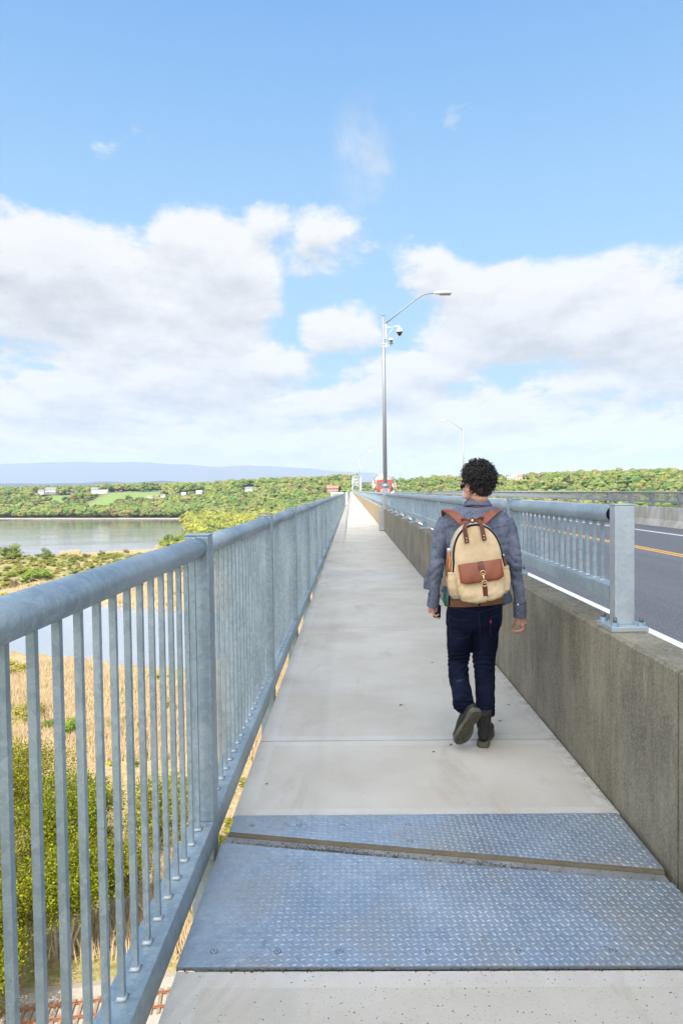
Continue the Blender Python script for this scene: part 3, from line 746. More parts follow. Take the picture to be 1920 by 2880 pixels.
# ---- lamps
def lamp(x, y, zbase, ztop, side, label, cams=False, full=True, group=None):
    t = empty('street_lamp', (x, y, zbase), label, 'street lamp', group)
    b = MB(); b.tube([(x, y, zbase+1.0), (x, y, ztop)], [0.085, 0.062], 16); b.tube([(x, y, ztop), (x, y, ztop+0.03)], 0.070, 16)
    b.build('pole', 'pole_grey', t)
    b = MB(); b.bbox(x-0.11, x+0.11, y-0.11, y+0.11, zbase, zbase+0.86, 0.01); b.tube([(x, y, zbase+.86), (x, y, zbase+1.02)], [0.135, 0.105], 16); b.tube([(x, y, zbase+.90), (x, y, zbase+.935)], 0.15, 16)
    b.build('pedestal', 'pole_grey', t)
    # arm: rises steeply and bends level
    s = side; pts = [(x+s*0.06, y, ztop-0.32), (x+s*0.75, y, ztop+0.22), (x+s*1.25, y, ztop+0.60), (x+s*1.50, y, ztop+0.76), (x+s*1.68, y, ztop+0.83), (x+s*1.85, y, ztop+0.855), (x+s*2.04, y, ztop+0.86)]
    b = MB(); b.tube(pts, [0.030, .028, .026, .026, .026, .026, .026], 10); b.box(x+s*0.05, x+s*0.10, y-0.04, y+.04, ztop-0.42, ztop-0.18) if s > 0 else b.box(x-0.10, x-0.05, y-0.04, y+.04, ztop-0.42, ztop-0.18)
    b.build('arm', 'pole_grey', t)
    # luminaire: shallow cobra head
    b = MB(); rings_ = []
    for i, (u, wd, hu, hd) in enumerate([(0, .05, .05, .03), (.08, .07, .065, .04), (.25, .11, .085, .045), (.55, .15, .085, .055), (.85, .14, .06, .05), (.98, .09, .03, .03), (1.0, .03, .01, .012)]):
        ring = []
        for q in range(14):
            an = 2*math.pi*q/14; ca, sa = math.cos(an), math.sin(an)
            ring.append(Vector((x+s*(2.02+u*0.70), y+wd*ca, ztop+0.855+(hu if sa > 0 else hd)*sa)))
        rings_.append(ring)
    b.rings(rings_); hd_ = b.build('lamp_head', 'white_paint', t)
    b = MB(); b.bbox(min(x+s*2.25, x+s*2.68), max(x+s*2.25, x+s*2.68), y-0.10, y+0.10, ztop+0.79, ztop+0.812, 0.006); b.build('lens', 'lamp_lens', hd_)
    return t
simple('lamp_lens', (0.30, 0.28, 0.22), 0.3)
LY = 27.4
p = atY(1077, 888, LY); lx = XQ-0.05
lamp(lx, LY, PZ, p.z, 1, 'tall grey street lamp with two cameras rising from the parapet left of the walking man')
# box at its foot, on the parapet face
for i, y in enumerate([140.0, 250, 360, 470]):
    lamp(lx+(0.3 if i == 0 else 0.1), y, PZ, 8.9, 1, ['thin grey street lamp just left of the tall one, in front of the white truss', 'far street lamp over the left of the truss, second beyond the tall one', 'far street lamp lost among the truss bars', 'farthest street lamp on the parapet by the truss'][i], group='far lamps on the parapet')
for i, (px, y) in enumerate([(1305, 79.5), (1126.5, 181), (0, 280), (0, 380), (0, 480)]):
    lamp(XB-0.0, y, 0.81, 8.8, -1, ['street lamp of the far barrier standing behind the walking man\'s head', 'street lamp on the far barrier to the right of the tanker truck', 'small far lamp on the right side above the tanker truck', 'tiny lamp on the right side left of the tanker truck', 'tiniest lamp on the right side beyond the truck'][i], group='lamps on the far barrier')
# cameras on the first pole
zt = p.z
C1 = empty('dome_camera', (lx+0.08, LY, zt-0.5), 'white dome camera hanging from a bracket below the lamp arm', 'camera')
b = MB(); b.bbox(lx+0.062, lx+0.12, LY-0.05, LY+.05, zt-.92, zt-0.33, 0.008); b.build('mount_plate', 'white_paint', C1)
b = MB(); b.tube([(lx+.11, LY, zt-0.45), (lx+0.40, LY, zt-0.46)], 0.018, 8); b.tube([(lx+.40, LY, zt-0.44), (lx+.66, LY, zt-0.42)], 0.03, 10); b.tube([(lx+.12, LY, zt-.84), (lx+.36, LY, zt-.50)], 0.010, 6); b.build('arm', 'white_paint', C1)
b = MB(); b.tube([(lx+.64, LY, zt-q) for q in (.45, .50, .54, .60, .66)], [.03, .06, .10, .128, .136], 16); b.build('housing', 'white_paint', C1)
simple('red_trim', (0.20, 0.05, 0.04), 0.4)
b = MB(); b.tube([(lx+.64, LY, zt-.66), (lx+.64, LY, zt-.69)], [.138, .11], 16); b.build('trim_ring', 'red_trim', C1)
b = MB(); b.tube([(lx+.64, LY, zt-.69), (lx+.64, LY, zt-.75), (lx+.64, LY, zt-.80)], [.08, .07, .03], 14); b.build('lens', 'dark_metal', C1)
C2 = empty('small_camera', (lx+0.08, LY, zt-1.1), 'small grey and white camera clamped to the pole under the dome camera', 'camera')
b = MB(); b.tube([(lx, LY, zt-1.12), (lx, LY, zt-1.09)], .075, 12); b.tube([(lx, LY, zt-1.25), (lx, LY, zt-1.22)], .075, 12); b.box(lx+0.05, lx+.13, LY-.03, LY+.03, zt-1.26, zt-1.08); b.tube([(lx+.1, LY, zt-1.18), (lx+.32, LY, zt-1.16)], .016, 8); b.tube([(lx+.30, LY, zt-1.16), (lx+.30, LY, zt-1.1)], .018, 8); b.build('clamp', 'white_paint', C2)
b = MB(); b.bbox(lx+.22, lx+.38, LY-.1, LY+.08, zt-1.11, zt-.98, .012); b.build('body', 'pole_grey', C2)
b = MB(); b.bbox(lx+.20, lx+.37, LY-.14, LY+.08, zt-.98, zt-.92, .012); b.build('hood', 'white_paint', C2)
b = MB(); b.tube([(lx+.3, LY-.1, zt-1.04), (lx+.3, LY-.115, zt-1.04)], .04, 12); b.build('lens', 'dark_metal', C2)
b = MB(); b.bbox(1.115, X0-0.003, LY-0.18, LY+0.18, 0.03, 0.874, 0.012); b.build('junction_box', 'pole_grey', label='tall pale grey electrical box on the parapet face below the street lamp', cat='electrical box')

# ---- white steel truss far ahead
TT = empty('truss_span', (5, 700, 0), 'white steel truss span standing over the road far ahead', 'bridge truss')
def bar(b, a, c, r=0.22):
    b.tube([a, c], r, 4, smooth=False)
TX0, TX1, TYa, TYb = 2.0, 11.2, 720.0, 960.0
for X, nm in ((TX0, 'left'), (TX1, 'right')):
    b = MB(); npan = 10; dyp = (TYb-TYa)/npan
    for i in range(npan+1):
        y = TYa+dyp*i; bar(b, (X, y, 0), (X, y, 17), .32)
        if i < npan:
            bar(b, (X, y, 0), (X, y+dyp/2, 8.5), .2); bar(b, (X, y+dyp/2, 8.5), (X, y+dyp, 0), .2); bar(b, (X, y, 17), (X, y+dyp/2, 8.5), .2); bar(b, (X, y+dyp/2, 8.5), (X, y+dyp, 17), .2)
    bar(b, (X, TYa, 17), (X, TYb, 17), .4); bar(b, (X, TYa, 0.5), (X, TYb, .5), .4)
    b.build('side_truss', 'truss_white', TT)
for i in range(11):
    y = TYa+24*i; b = MB()
    if i % 5: continue
    for z in (17, 13.5, 10.0): bar(b, (TX0, y, z), (TX1, y, z), .2)
    xs_ = [TX0+(TX1-TX0)*q/4 for q in range(5)]
    for q in range(4):
        bar(b, (xs_[q], y, 10.0), (xs_[q+1], y, 13.5), .11); bar(b, (xs_[q], y, 13.5), (xs_[q+1], y, 10.0), .11)
        bar(b, (xs_[q], y, 13.5), (xs_[q+1], y, 17), .11); bar(b, (xs_[q], y, 17), (xs_[q+1], y, 13.5), .11)
    bar(b, (TX0, y, 3+i*.3), (TX0+2.6, y, 10), .22); bar(b, (TX1, y, 3+i*.3), (TX1-2.6, y, 10), .22)
    if i > 3: bar(b, (TX0, y, 6), ((TX0+TX1)/2, y, 10), .2); bar(b, (TX1, y, 6), ((TX0+TX1)/2, y, 10), .2)
    b.build('cross_frame', 'truss_white', TT)

# ---- vehicles
simple('truck_red', (0.42, 0.05, 0.04), 0.25, 0, 0.08); simple('tank_cream', (0.62, 0.57, 0.47), 0.3, 0.5, 0.1, 2); simple('chrome', (0.62, 0.60, 0.52), 0.22, 0.9, 0.05)
simple('glass_dark', (0.10, 0.14, 0.13), 0.08); simple('tyre', (0.02, 0.02, 0.02), 0.9); simple('lamp_glass', (0.8, 0.8, 0.75), 0.1); simple('car_red', (0.35, 0.03, 0.03), 0.3); simple('car_dark', (0.03, 0.05, 0.08), 0.25); simple('orange', (0.75, 0.2, 0.03), 0.4)
tx, ty = 4.75, 95.0
T = empty('tanker_truck', (tx, ty, -0.02), 'oncoming red tanker truck with cream tank and chrome stacks, partly behind the lamp pole', 'truck')
z0 = -0.02
b = MB(); b.bbox(tx-1.0, tx+1.0, ty+1.6, ty+3.2, z0+1.0, z0+2.9, .12); b.bbox(tx-1.05, tx+1.05, ty+1.8, ty+3.2, z0+2.7, z0+3.15, .15); b.build('cab', 'truck_red', T)
b = MB(); b.rings([[Vector((tx+a*wd, y, z)) for a, z in ((-1, z0+1.0), (1, z0+1.0), (1, zt_), (.8, zt_+.12), (-.8, zt_+.12), (-1, zt_))] for (y, wd, zt_) in ((ty+1.7, .95, z0+2.05), (ty+.6, .82, z0+1.92), (ty, .75, z0+1.75))], smooth=False); b.build('hood', 'truck_red', T)
b = MB(); b.bbox(tx-.62, tx+.62, ty-.06, ty, z0+.75, z0+1.80, .03)
for q in range(7): b.bbox(tx-.5+q*.155, tx-.44+q*.155, ty-.09, ty-.05, z0+.8, z0+1.72, .01)
b.build('grille', 'chrome', T)
for s in (-1, 1):
    b = MB(); rings_ = []
    for an in range(0, 181, 20):
        a = R(an); rings_.append([Vector((tx+s*xx, ty+.95-math.cos(a)*rr_, z0+.55+math.sin(a)*rr_)) for xx, rr_ in ((.68, .62), (1.28, .62), (1.3, .70), (.68, .74))])
    b.rings(rings_); b.build('fender', 'truck_red', T)
    b = MB(); b.tube([(tx+s*.85, ty+.95, z0+.52), (tx+s*1.15, ty+.95, z0+.52)], .52, 20); b.build('wheel', 'tyre', T)
    b = MB(); b.bbox(tx+s*1.0-.22, tx+s*1.0+.22, ty-.0, ty+.12, z0+1.12, z0+1.42, .03); b.build('headlight', 'lamp_glass', T)
    b = MB(); b.tube([(tx+s*1.32, ty+3.4, z0+1.2), (tx+s*1.32, ty+3.4, z0+3.6), (tx+s*1.38, ty+3.3, z0+3.9)], .09, 10); b.tube([(tx+s*1.32, ty+3.4, z0+1.4), (tx+s*1.32, ty+3.4, z0+2.6)], .14, 10); b.build('exhaust_stack', 'chrome', T)
    b = MB(); b.bbox(tx+s*1.55-.1, tx+s*1.55+.1, ty+1.5, ty+1.58, z0+2.0, z0+2.75, .02); b.tube([(tx+s*1.1, ty+1.7, z0+2.1), (tx+s*1.5, ty+1.55, z0+2.1)], .025, 6); b.tube([(tx+s*1.1, ty+1.7, z0+2.6), (tx+s*1.5, ty+1.55, z0+2.6)], .025, 6); b.build('mirror', 'chrome', T)
    b = MB(); b.bbox(tx+s*1.25-.13, tx+s*1.25+.13, ty+.9, ty+1.5, z0+1.35, z0+1.65, .05); b.build('air_cleaner', 'chrome', T)
    b = MB(); b.tube([(tx+s*.9, ty+2.2, z0+3.2), (tx+s*.9, ty+2.2, z0+3.32)], .09, 8); b.build('roof_beacon', 'orange', T)
b = MB(); b.quad((tx-.85, ty+1.58, z0+2.1), (tx+.85, ty+1.58, z0+2.1), (tx+.80, ty+1.592, z0+2.75), (tx-.80, ty+1.592, z0+2.75)); b.bbox(tx-.85, tx+.85, ty+1.56, ty+1.59, z0+2.1, z0+2.76, .01); b.build('windshield', 'glass_dark', T)
b = MB(); b.bbox(tx-1.25, tx+1.25, ty-.12, ty+.05, z0+.42, z0+.78, .06); b.build('bumper', 'truck_red', T)
b = MB()
for q in range(5): b.tube([(tx-.6+q*.3, ty+1.75, z0+3.1), (tx-.6+q*.3, ty+1.75, z0+3.2)], .05, 6)
b.build('marker_lights', 'orange', T)
b = MB(); b.tube([(tx-.1, ty+3.6, z0+2.45), (tx-.1, ty+3.9, z0+2.45), (tx-.1, ty+13.5, z0+2.45), (tx-.1, ty+13.8, z0+2.45)], [1.1, 1.38, 1.38, 1.1], 28)
for yy in (4.5, 6.5, 8.5, 10.5): b.tube([(tx-.1, ty+yy, z0+2.45), (tx-.1, ty+yy+.08, z0+2.45)], 1.41, 28)
b.bbox(tx-.7, tx+.5, ty+4, ty+13, z0+3.75, z0+3.95, .05); b.build('tank', 'tank_cream', T)
b = MB(); b.tube([(tx-.1, ty+4.5, z0+3.9), (tx-.1, ty+4.5, z0+4.05)], .35, 14); b.tube([(tx-.7, ty+4.2, z0+4.1), (tx+.5, ty+4.2, z0+4.1)], .03, 6); b.tube([(tx-.7, ty+4.2, z0+3.8), (tx-.7, ty+4.2, z0+4.1)], .03, 6); b.tube([(tx+.5, ty+4.2, z0+3.8), (tx+.5, ty+4.2, z0+4.1)], .03, 6); b.build('hatch', 'chrome', T)
b = MB()
for yy in (3.5, 11.2, 12.6):
    for s in (-1, 1): b.tube([(tx+s*.75, ty+yy, z0+.52), (tx+s*1.2, ty+yy, z0+.52)], .52, 16)
b.build('rear_wheels', 'tyre', T)
def car(x, y, m, label):
    t = empty('car', (x, y, z0), label, 'car'); b = MB()
    b.rings([[Vector((x+a*wd, yy, z)) for a, z in ((-1, z0+.3), (1, z0+.3), (1, zz), (.92, zz+.08), (-.92, zz+.08), (-1, zz))] for yy, wd, zz in ((y, .78, .62), (y+.25, .88, .75), (y+1.1, .9, .9), (y+4.0, .9, .95), (y+4.5, .85, .85))]); b.build('body', m, t)
    b = MB(); b.rings([[Vector((x+a*wd, yy, z)) for a, z in ((-1, z0+.93), (1, z0+.93), (.86, zz), (-.86, zz))] for yy, wd, zz in ((y+1.05, .82, .98), (y+1.8, .80, 1.42), (y+3.3, .80, 1.45), (y+4.1, .80, 1.0))], smooth=False); b.build('windows', 'glass_dark', t)
    b = MB(); b.bbox(x-.66, x+.66, y+1.85, y+3.3, z0+1.45, z0+1.5, .02); b.build('roof', m, t)
    for s in (-1, 1):
        b = MB(); b.ell((x+s*.62, y+.04, z0+.68), (.13, .06, .08)); b.build('headlight', 'lamp_glass', t)
        for yy in (.9, 3.6): b = MB(); b.tube([(x+s*.68, y+yy, z0+.33), (x+s*.92, y+yy, z0+.33)], .33, 16); b.build('wheel', 'tyre', t)
car(5.6, 168, 'car_dark', 'dark blue car following the tanker truck, left of it in view')
car(5.2, 225, 'car_red', 'red car behind the dark car near the truss')

# ============================================================ GROUND, WATER, HILLS
GZ = -38.4; WZ = -38.75
river = [(-3000, 420), (-900, 440), (-260, 452), (-214, 452), (-196, 463), (-172, 486), (-140, 499), (-128, 512), (-150, 620), (-190, 760), (-228, 900), (-262, 1071), (-606, 1181), (-1100, 1340), (-3000, 1900)]
pond = [(-150, 250), (-90, 246), (-56, 230), (-32, 216), (-24, 184), (-37, 158), (-50, 160), (-86, 175), (-130, 183), (-170, 210)]
def sdist(poly, X, Y):
    """signed distance, negative inside"""
    d = np.full(X.shape, 1e9); ins = np.zeros(X.shape, bool); n = len(poly)
    for i in range(n):
        x0, y0 = poly[i]; x1, y1 = poly[(i+1) % n]; ex, ey = x1-x0, y1-y0
        t = np.clip(((X-x0)*ex+(Y-y0)*ey)/(ex*ex+ey*ey), 0, 1)
        d = np.minimum(d, np.hypot(X-x0-t*ex, Y-y0-t*ey))
        c = ((y0 > Y) != (y1 > Y)) & (X < (x1-x0)*(Y-y0)/((y1-y0) if y1 != y0 else 1e-9)+x0)
        ins ^= c
    return np.where(ins, -d, d)
def sstep(t): t = np.clip(t, 0, 1); return t*t*(3-2*t)
_g = np.random.default_rng(5); _ph = _g.random((12, 3))*6.28; _k = _g.normal(size=(12, 2))
def lump(X, Y, s):
    r = 0
    for i in range(12): r = r + np.sin(X*_k[i, 0]/s+Y*_k[i, 1]/s+_ph[i, 0])
    return r/12**.5
def height(X, Y):
    X = np.asarray(X, float); Y = np.asarray(Y, float)
    Ys = np.where(X < -262, 1071+(-262-X)*0.32, np.where(X < 0, 1071-(X+262)*0.2, 1020-X*1.0)); Ys = np.clip(Ys, 640, 3000)
    H = 43+10*sstep((X+420)/300)+4*sstep((X+150)/200)
    H = np.where(X > 0, 57-4*sstep(X/120)+lump(X, Y, 160)*3, H)
    rise = np.where(X < 0, 330, 420)
    h = GZ+H*sstep((Y-Ys-6)/rise)+lump(X, Y, 90)*1.2*sstep((Y-Ys)/200)
    h = h+lump(X, Y, 25)*0.18
    d = np.minimum(sdist(river, X, Y), sdist(pond, X, Y)+1.0*np.sin(X*.7)+.6*np.sin(Y*1.3+X*.31))
    k = np.clip((d+0.5)/3.5, 0, 1)
    return np.where(d < -0.5, WZ-1.2+np.clip(1+d/6, 0, 1)*.8, (WZ-.35)*(1-k)+h*k)
xs = np.concatenate([np.linspace(-6000, -1200, 18), np.arange(-1150, -420, 24), np.arange(-400, 40, 3.0), np.arange(50, 1300, 26), np.linspace(1350, 6000, 18)])
yl = np.concatenate([np.linspace(-900, -30, 14), np.arange(-10, 280, 3.0), np.arange(284, 520, 5), np.arange(530, 1700, 16), np.linspace(1750, 7000, 24)])
X, Y = np.meshgrid(xs, yl); Zh = height(X, Y)
V = np.stack([X.ravel(), Y.ravel(), Zh.ravel()], 1); nx, ny = len(xs), len(yl)
ii = (np.arange(ny-1)[:, None]*nx+np.arange(nx-1)[None, :]).ravel(); Fc = np.stack([ii, ii+1, ii+nx+1, ii+nx], 1)
me = np_mesh('ground', V, Fc, ['ground'], smooth=True)
def inbox(X, Y, x0, x1, y0, y1, s=15): return sstep((X-x0)/s+.5)*sstep((x1-X)/s+.5)*sstep((Y-y0)/s+.5)*sstep((y1-Y)/s+.5)
def meadow(X, Y): return np.maximum.reduce([inbox(X, Y, -655, -560, 1355, 1455), inbox(X, Y, -520, -450, 1262, 1460), inbox(X, Y, -448, -375, 1310, 1430), inbox(X, Y, -740, -700, 1400, 1470), inbox(X, Y, -212, -180, 1270, 1400)])
zone = np.zeros((len(V), 4), np.float32); zone[:, 3] = 1
x_, y_ = V[:, 0], V[:, 1]
zone[:, 0] = 0.30+1.0*sstep((y_-285)/40)+.5*sstep((-y_+75)/30)+.3*lump(x_, y_, 12)-1.0*inbox(x_, y_, -215, -90, 455, 520, 8)-.9*inbox(x_, y_, -300, -15, 252, 292, 12)
zone[:, 0] = np.clip(zone[:, 0], 0, 1)
zone[:, 1] = meadow(x_, y_)
fm = np.where(x_ < -125, sstep((y_-1075)/20), sstep((y_-330-np.maximum(0, -x_)*.9)/60)); zone[:, 2] = fm*(1-zone[:, 1])
at = me.color_attributes.new('zone', 'FLOAT_COLOR', 'POINT'); at.data.foreach_set('color', zone.ravel())
tag(link_mesh(me, 'ground'), kind='structure')
b = MB(); b.quad((-7000, 300, WZ), (400, 300, WZ), (400, 6000, WZ), (-7000, 6000, WZ)); b.build('river', 'water', kind='structure')
b = MB(); b.quad((-220, 120, WZ), (20, 120, WZ), (20, 299, WZ), (-220, 299, WZ)); b.build('pond', 'pond_water', kind='structure')
# pale gravel line at the far shore
simple('shore', (0.34, 0.29, 0.22), 0.9, 0, 0.2, .05)
b = MB(); pts = [(-3000, 1902), (-1100, 1342), (-606, 1183), (-430, 1126), (-266, 1074)]
for i in range(len(pts)-1):
    (a0, c0), (a1, c1) = pts[i], pts[i+1]; b.rings([[Vector((x, y-1.6, WZ-.1)), Vector((x, y+3.2, WZ+1.2)), Vector((x, y+5, WZ-.2))] for x, y in ((a0, c0), (a1, c1))], smooth=False)
b.build('shore_bank', 'shore', kind='structure')

# mountains
def ridge(pts, Y, name, depth=2600):
    b = MB(); rings_ = []
    for i in range(len(pts)-1):
        (p0, e0), (p1, e1) = pts[i], pts[i+1]
        for q in range(8):
            t_ = q/8; px = p0+(p1-p0)*t_; py = e0+(e1-e0)*t_
            P_ = atY(px, py, Y); zt2 = P_.z+mnoise.noise(Vector((px*.012, 0, Y)))*25+mnoise.noise(Vector((px*.05, 2, Y)))*8
            rings_.append([Vector((P_.x, Y-depth, GZ)), Vector((P_.x, Y-depth*.72, GZ+(zt2-GZ)*.22+mnoise.noise(Vector((px*.02, 5, 1)))*50)), Vector((P_.x, Y-depth*.4, GZ+(zt2-GZ)*.62+mnoise.noise(Vector((px*.02, 9, 1)))*70)), Vector((P_.x, Y-depth*.12, GZ+(zt2-GZ)*.95)), Vector((P_.x, Y, zt2)), Vector((P_.x, Y+depth, GZ))])
    b.rings(rings_, smooth=True); b.build(name, 'mountain', kind='structure')
ridge([(-500, 1345), (-200, 1322), (0, 1305), (200, 1299), (420, 1300), (600, 1312), (760, 1330), (900, 1350), (1100, 1372)], 20000, 'mountains')
ridge([(200, 1350), (480, 1318), (700, 1308), (850, 1316), (960, 1326), (1050, 1330), (1120, 1345), (1250, 1362), (1500, 1376)], 21500, 'mountains')
ridge([(-500, 1368), (-100, 1362), (200, 1358), (420, 1354), (700, 1358), (1000, 1362), (1200, 1372)], 9500, 'hills', 1500)

# ============================================================ TREES
ICO_V = []; _t = (1+5**.5)/2
for a in (-1, 1):
    for b_ in (-_t, _t): ICO_V += [(a, b_, 0), (0, a, b_), (b_, 0, a)]
ICO_V = np.array(ICO_V, float); ICO_V /= np.linalg.norm(ICO_V[0])
def _icof():
    fs = []; n_ = len(ICO_V); D = np.linalg.norm(ICO_V[:, None]-ICO_V[None], axis=2); m_ = D[D > 1e-6].min()*1.01
    for i in range(n_):
        for j in range(i+1, n_):
            for k in range(j+1, n_):
                if D[i, j] < m_ and D[j, k] < m_ and D[i, k] < m_:
                    c = np.cross(ICO_V[j]-ICO_V[i], ICO_V[k]-ICO_V[i])
                    fs.append((i, j, k) if c@ICO_V[i] > 0 else (i, k, j))
    return np.array(fs)
ICO_F = _icof()
def ico(sub):
    V, Fx = ICO_V.copy(), ICO_F.copy()
    for _ in range(sub):
        nf = []; V = list(map(tuple, V)); cache = {}
        def mid(a, b):
            k = (min(a, b), max(a, b))
            if k not in cache:
                p = (np.array(V[a])+np.array(V[b]))/2; p /= np.linalg.norm(p); cache[k] = len(V); V.append(tuple(p))
            return cache[k]
        for a, b, c in Fx:
            ab, bc, ca = mid(a, b), mid(b, c), mid(c, a); nf += [(a, ab, ca), (b, bc, ab), (c, ca, bc), (ab, bc, ca)]
        V, Fx = np.array(V), np.array(nf)
    return V, Fx
def crown(seed, nclump, nleaf, leaf, shape='round', sub=0, core=0.8):
    """crown of a tree 1 high (crown from 0.12 to 1) and about 0.8 wide; triangles"""
    r = np.random.default_rng(seed); Vs, Fs = [], []; k = 0
    iv, if_ = ico(sub)
    cs = []
    for i in range(nclump):
        if shape == 'cone':
            z = r.uniform(0.15, 0.97); w_ = 0.22*(1-z)+0.02; an = r.random()*6.28; c = np.array([w_*math.cos(an)*.8, w_*math.sin(an)*.8, z]); rad = 0.06+0.10*(1-z)
        elif shape == 'bush':
            an = r.random()*6.28; q = r.random()**.5*.42; c = np.array([q*math.cos(an), q*math.sin(an), r.uniform(.15, .8-q*.8)]); rad = r.uniform(.14, .24)
        else:
            while True:
                c = r.uniform(-1, 1, 3)
                if np.linalg.norm(c) < 1: break
            c = c/max(1e-6, np.linalg.norm(c))*np.linalg.norm(c)**.5*0.72
            if c[2] < -.4: c[2] *= .6
            c = np.array([c[0]*.40, c[1]*.40, .58+c[2]*.40]); rad = r.uniform(.13, .22)
        cs.append((c, rad))
        if core:
            v = iv*(rad*core*1.12)*(1+r.normal(size=(len(iv), 1))*.14); v[:, 2] *= .8
            Vs.append(v+c); Fs.append(if_+k); k += len(iv)
    d = r.normal(size=(nleaf, 3)); d /= np.linalg.norm(d, axis=1)[:, None]; d[:, 2] = np.where(d[:, 2] < -.5, -d[:, 2], d[:, 2])
    ci = r.integers(0, nclump, nleaf); C = np.array([c for c, _ in cs])[ci]; Rr = np.array([q for _, q in cs])[ci][:, None]
    P = C+d*Rr*r.uniform(.75, 1.18, (nleaf, 1))*np.array([1, 1, .85])
    a = r.normal(size=(nleaf, 3)); a /= np.linalg.norm(a, axis=1)[:, None]; b = np.cross(a, d+r.normal(size=(nleaf, 3))*.5); b /= np.linalg.norm(b, axis=1)[:, None]+1e-9
    L = leaf*r.uniform(.6, 1.4, (nleaf, 1))
    T = np.stack([P-a*L*.5-b*L*.4, P+a*L*.6-b*L*.1, P+b*L*.55], 1).reshape(-1, 3)
    Vs.append(T); Fs.append(np.arange(nleaf*3).reshape(-1, 3)+k)
    return np.vstack(Vs), np.vstack(Fs)
FAR = [crown(s, 14, 70, .08, 'round', 0, 1.0) for s in range(6)]
MID = [crown(20+s, 12, 420, .075, 'round') for s in range(4)]+[crown(30+s, 9, 380, .08, 'bush') for s in range(2)]
CON = [crown(40, 14, 120, .08, 'cone')]
PAL = [(.185, .21, .06), (.14, .19, .055), (.11, .165, .05), (.20, .195, .07), (.165, .205, .065), (.205, .17, .075), (.185, .175, .095), (.08, .12, .04), (.19, .145, .075), (.185, .195, .085)]
PW = np.array([.27, .19, .12, .11, .18, .03, .04, .03, .01, .05]); PW /= PW.sum()
def forest(name, P, Hs, Ws, protos, cols, label, cat='trees'):
    Vs, Fs, Ts = [], [], []; k = 0; r = np.random.default_rng(len(P))
    for i in range(len(P)):
        v, f = protos[r.integers(len(protos))]; an = r.random()*6.28; ca, sa = math.cos(an), math.sin(an)
        q = np.empty_like(v); q[:, 0] = (v[:, 0]*ca-v[:, 1]*sa)*Ws[i]+P[i][0]; q[:, 1] = (v[:, 0]*sa+v[:, 1]*ca)*Ws[i]+P[i][1]; q[:, 2] = v[:, 2]*Hs[i]+P[i][2]
        Vs.append(q); Fs.append(f+k); k += len(v)
        Ts.append(np.repeat(np.array(cols[i])[None], len(v), 0))
    me = np_mesh(name, np.vstack(Vs), np.vstack(Fs), ['foliage'], tint=np.vstack(Ts))
    return tag(link_mesh(me, name), label, cat, kind='stuff')

# houses first: trees keep clear of them
def hit_ground(px, py, y0=900, y1=2400):
    d = ray(px, py); prev = None
    for Y in np.arange(y0, y1, 6.0):
        p = EYE+d*(Y/d.y)
        if p.z <= float(height(p.x, p.y)): return p
    return None
simple('house_white', (0.80, 0.79, 0.76), 0.7, 0, .04); simple('house_cream', (0.58, 0.53, 0.42), 0.7, 0, .06); simple('house_pink', (0.50, 0.29, 0.23), 0.8, 0, .1)
simple('roof_grey', (0.20, 0.20, 0.21), 0.8); simple('roof_brown', (0.28, 0.20, 0.14), 0.8); simple('roof_red', (0.36, 0.17, 0.13), 0.8); simple('roof_pale', (0.62, 0.60, 0.56), 0.8); simple('window_glass', (0.07, 0.08, 0.10), 0.15)
HOUSES = []
def house(px0, px1, yt, yb, wallm, roofm, label, Y=None, cols=3, rows=2, chim=True, porch=False, group=None):
    p = hit_ground((px0+px1)/2, yb)
    Y = Y or (min(p.y, 1560) if p is not None else 1470.0)
    A, B = atY(px0, yb, Y), atY(px1, yb, Y); top = atY((px0+px1)/2, yt, Y).z; zb = (A.z+B.z)/2; x0, x1 = A.x, B.x; w_ = x1-x0; dp = max(7, w_*.6)
    g0 = float(height((x0+x1)/2, Y)); base = min(zb, g0)-1.5; hh_ = top-zb; ze = zb+hh_*.64
    t = empty('house', ((x0+x1)/2, Y, zb), label, 'house', group)
    b = MB(); b.box(x0, x1, Y, Y+dp, base, ze)
    b._a([(x0, Y, ze), (x0, Y+dp, ze), (x0, Y+dp/2, top-.3)], [(0, 1, 2)]); b._a([(x1, Y, ze), (x1, Y+dp, ze), (x1, Y+dp/2, top-.3)], [(0, 2, 1)]); b.build('wall', wallm, t)
    b = MB(); o_ = w_*.04
    b.rings([[Vector((x, Y-o_, ze-.15)), Vector((x, Y+dp/2, top)), Vector((x, Y+dp+o_, ze-.15)), Vector((x, Y+dp+o_, ze+.15)), Vector((x, Y+dp/2, top+.3)), Vector((x, Y-o_, ze+.15))] for x in (x0-o_, x1+o_)], smooth=False); rf = b.build('roof', roofm, t)
    if chim: b = MB(); b.box(x0+w_*.3, x0+w_*.3+1, Y+dp*.45, Y+dp*.6, top-1, top+1.4); b.build('chimney', 'roof_brown', rf)
    for i in range(cols):
        for j in range(rows):
            cx_ = x0+w_*(i+.5)/cols; ww = w_/cols*.42; z_ = zb+(ze-zb)*(j+.28)/rows; h_ = (ze-zb)/rows*.48
            b = MB(); b.box(cx_-ww/2, cx_+ww/2, Y-.12, Y-.01, z_, z_+h_); b.build('window', 'window_glass', t)
    if porch:
        b = MB(); b.box(x0, x1, Y-2.6, Y-.14, zb+(ze-zb)*.45, zb+(ze-zb)*.5)
        for q in range(5): b.box(x0+w_*q/4*.97, x0+w_*q/4*.97+.4, Y-2.6, Y-2.2, base, zb+(ze-zb)*.45)
        b.build('porch', wallm, t)
    HOUSES.append((px0, px1, yb, Y)); return t
house(107, 122, 1377, 1388, 'house_white', 'roof_grey', 'small white house left of the large white one above the meadow')
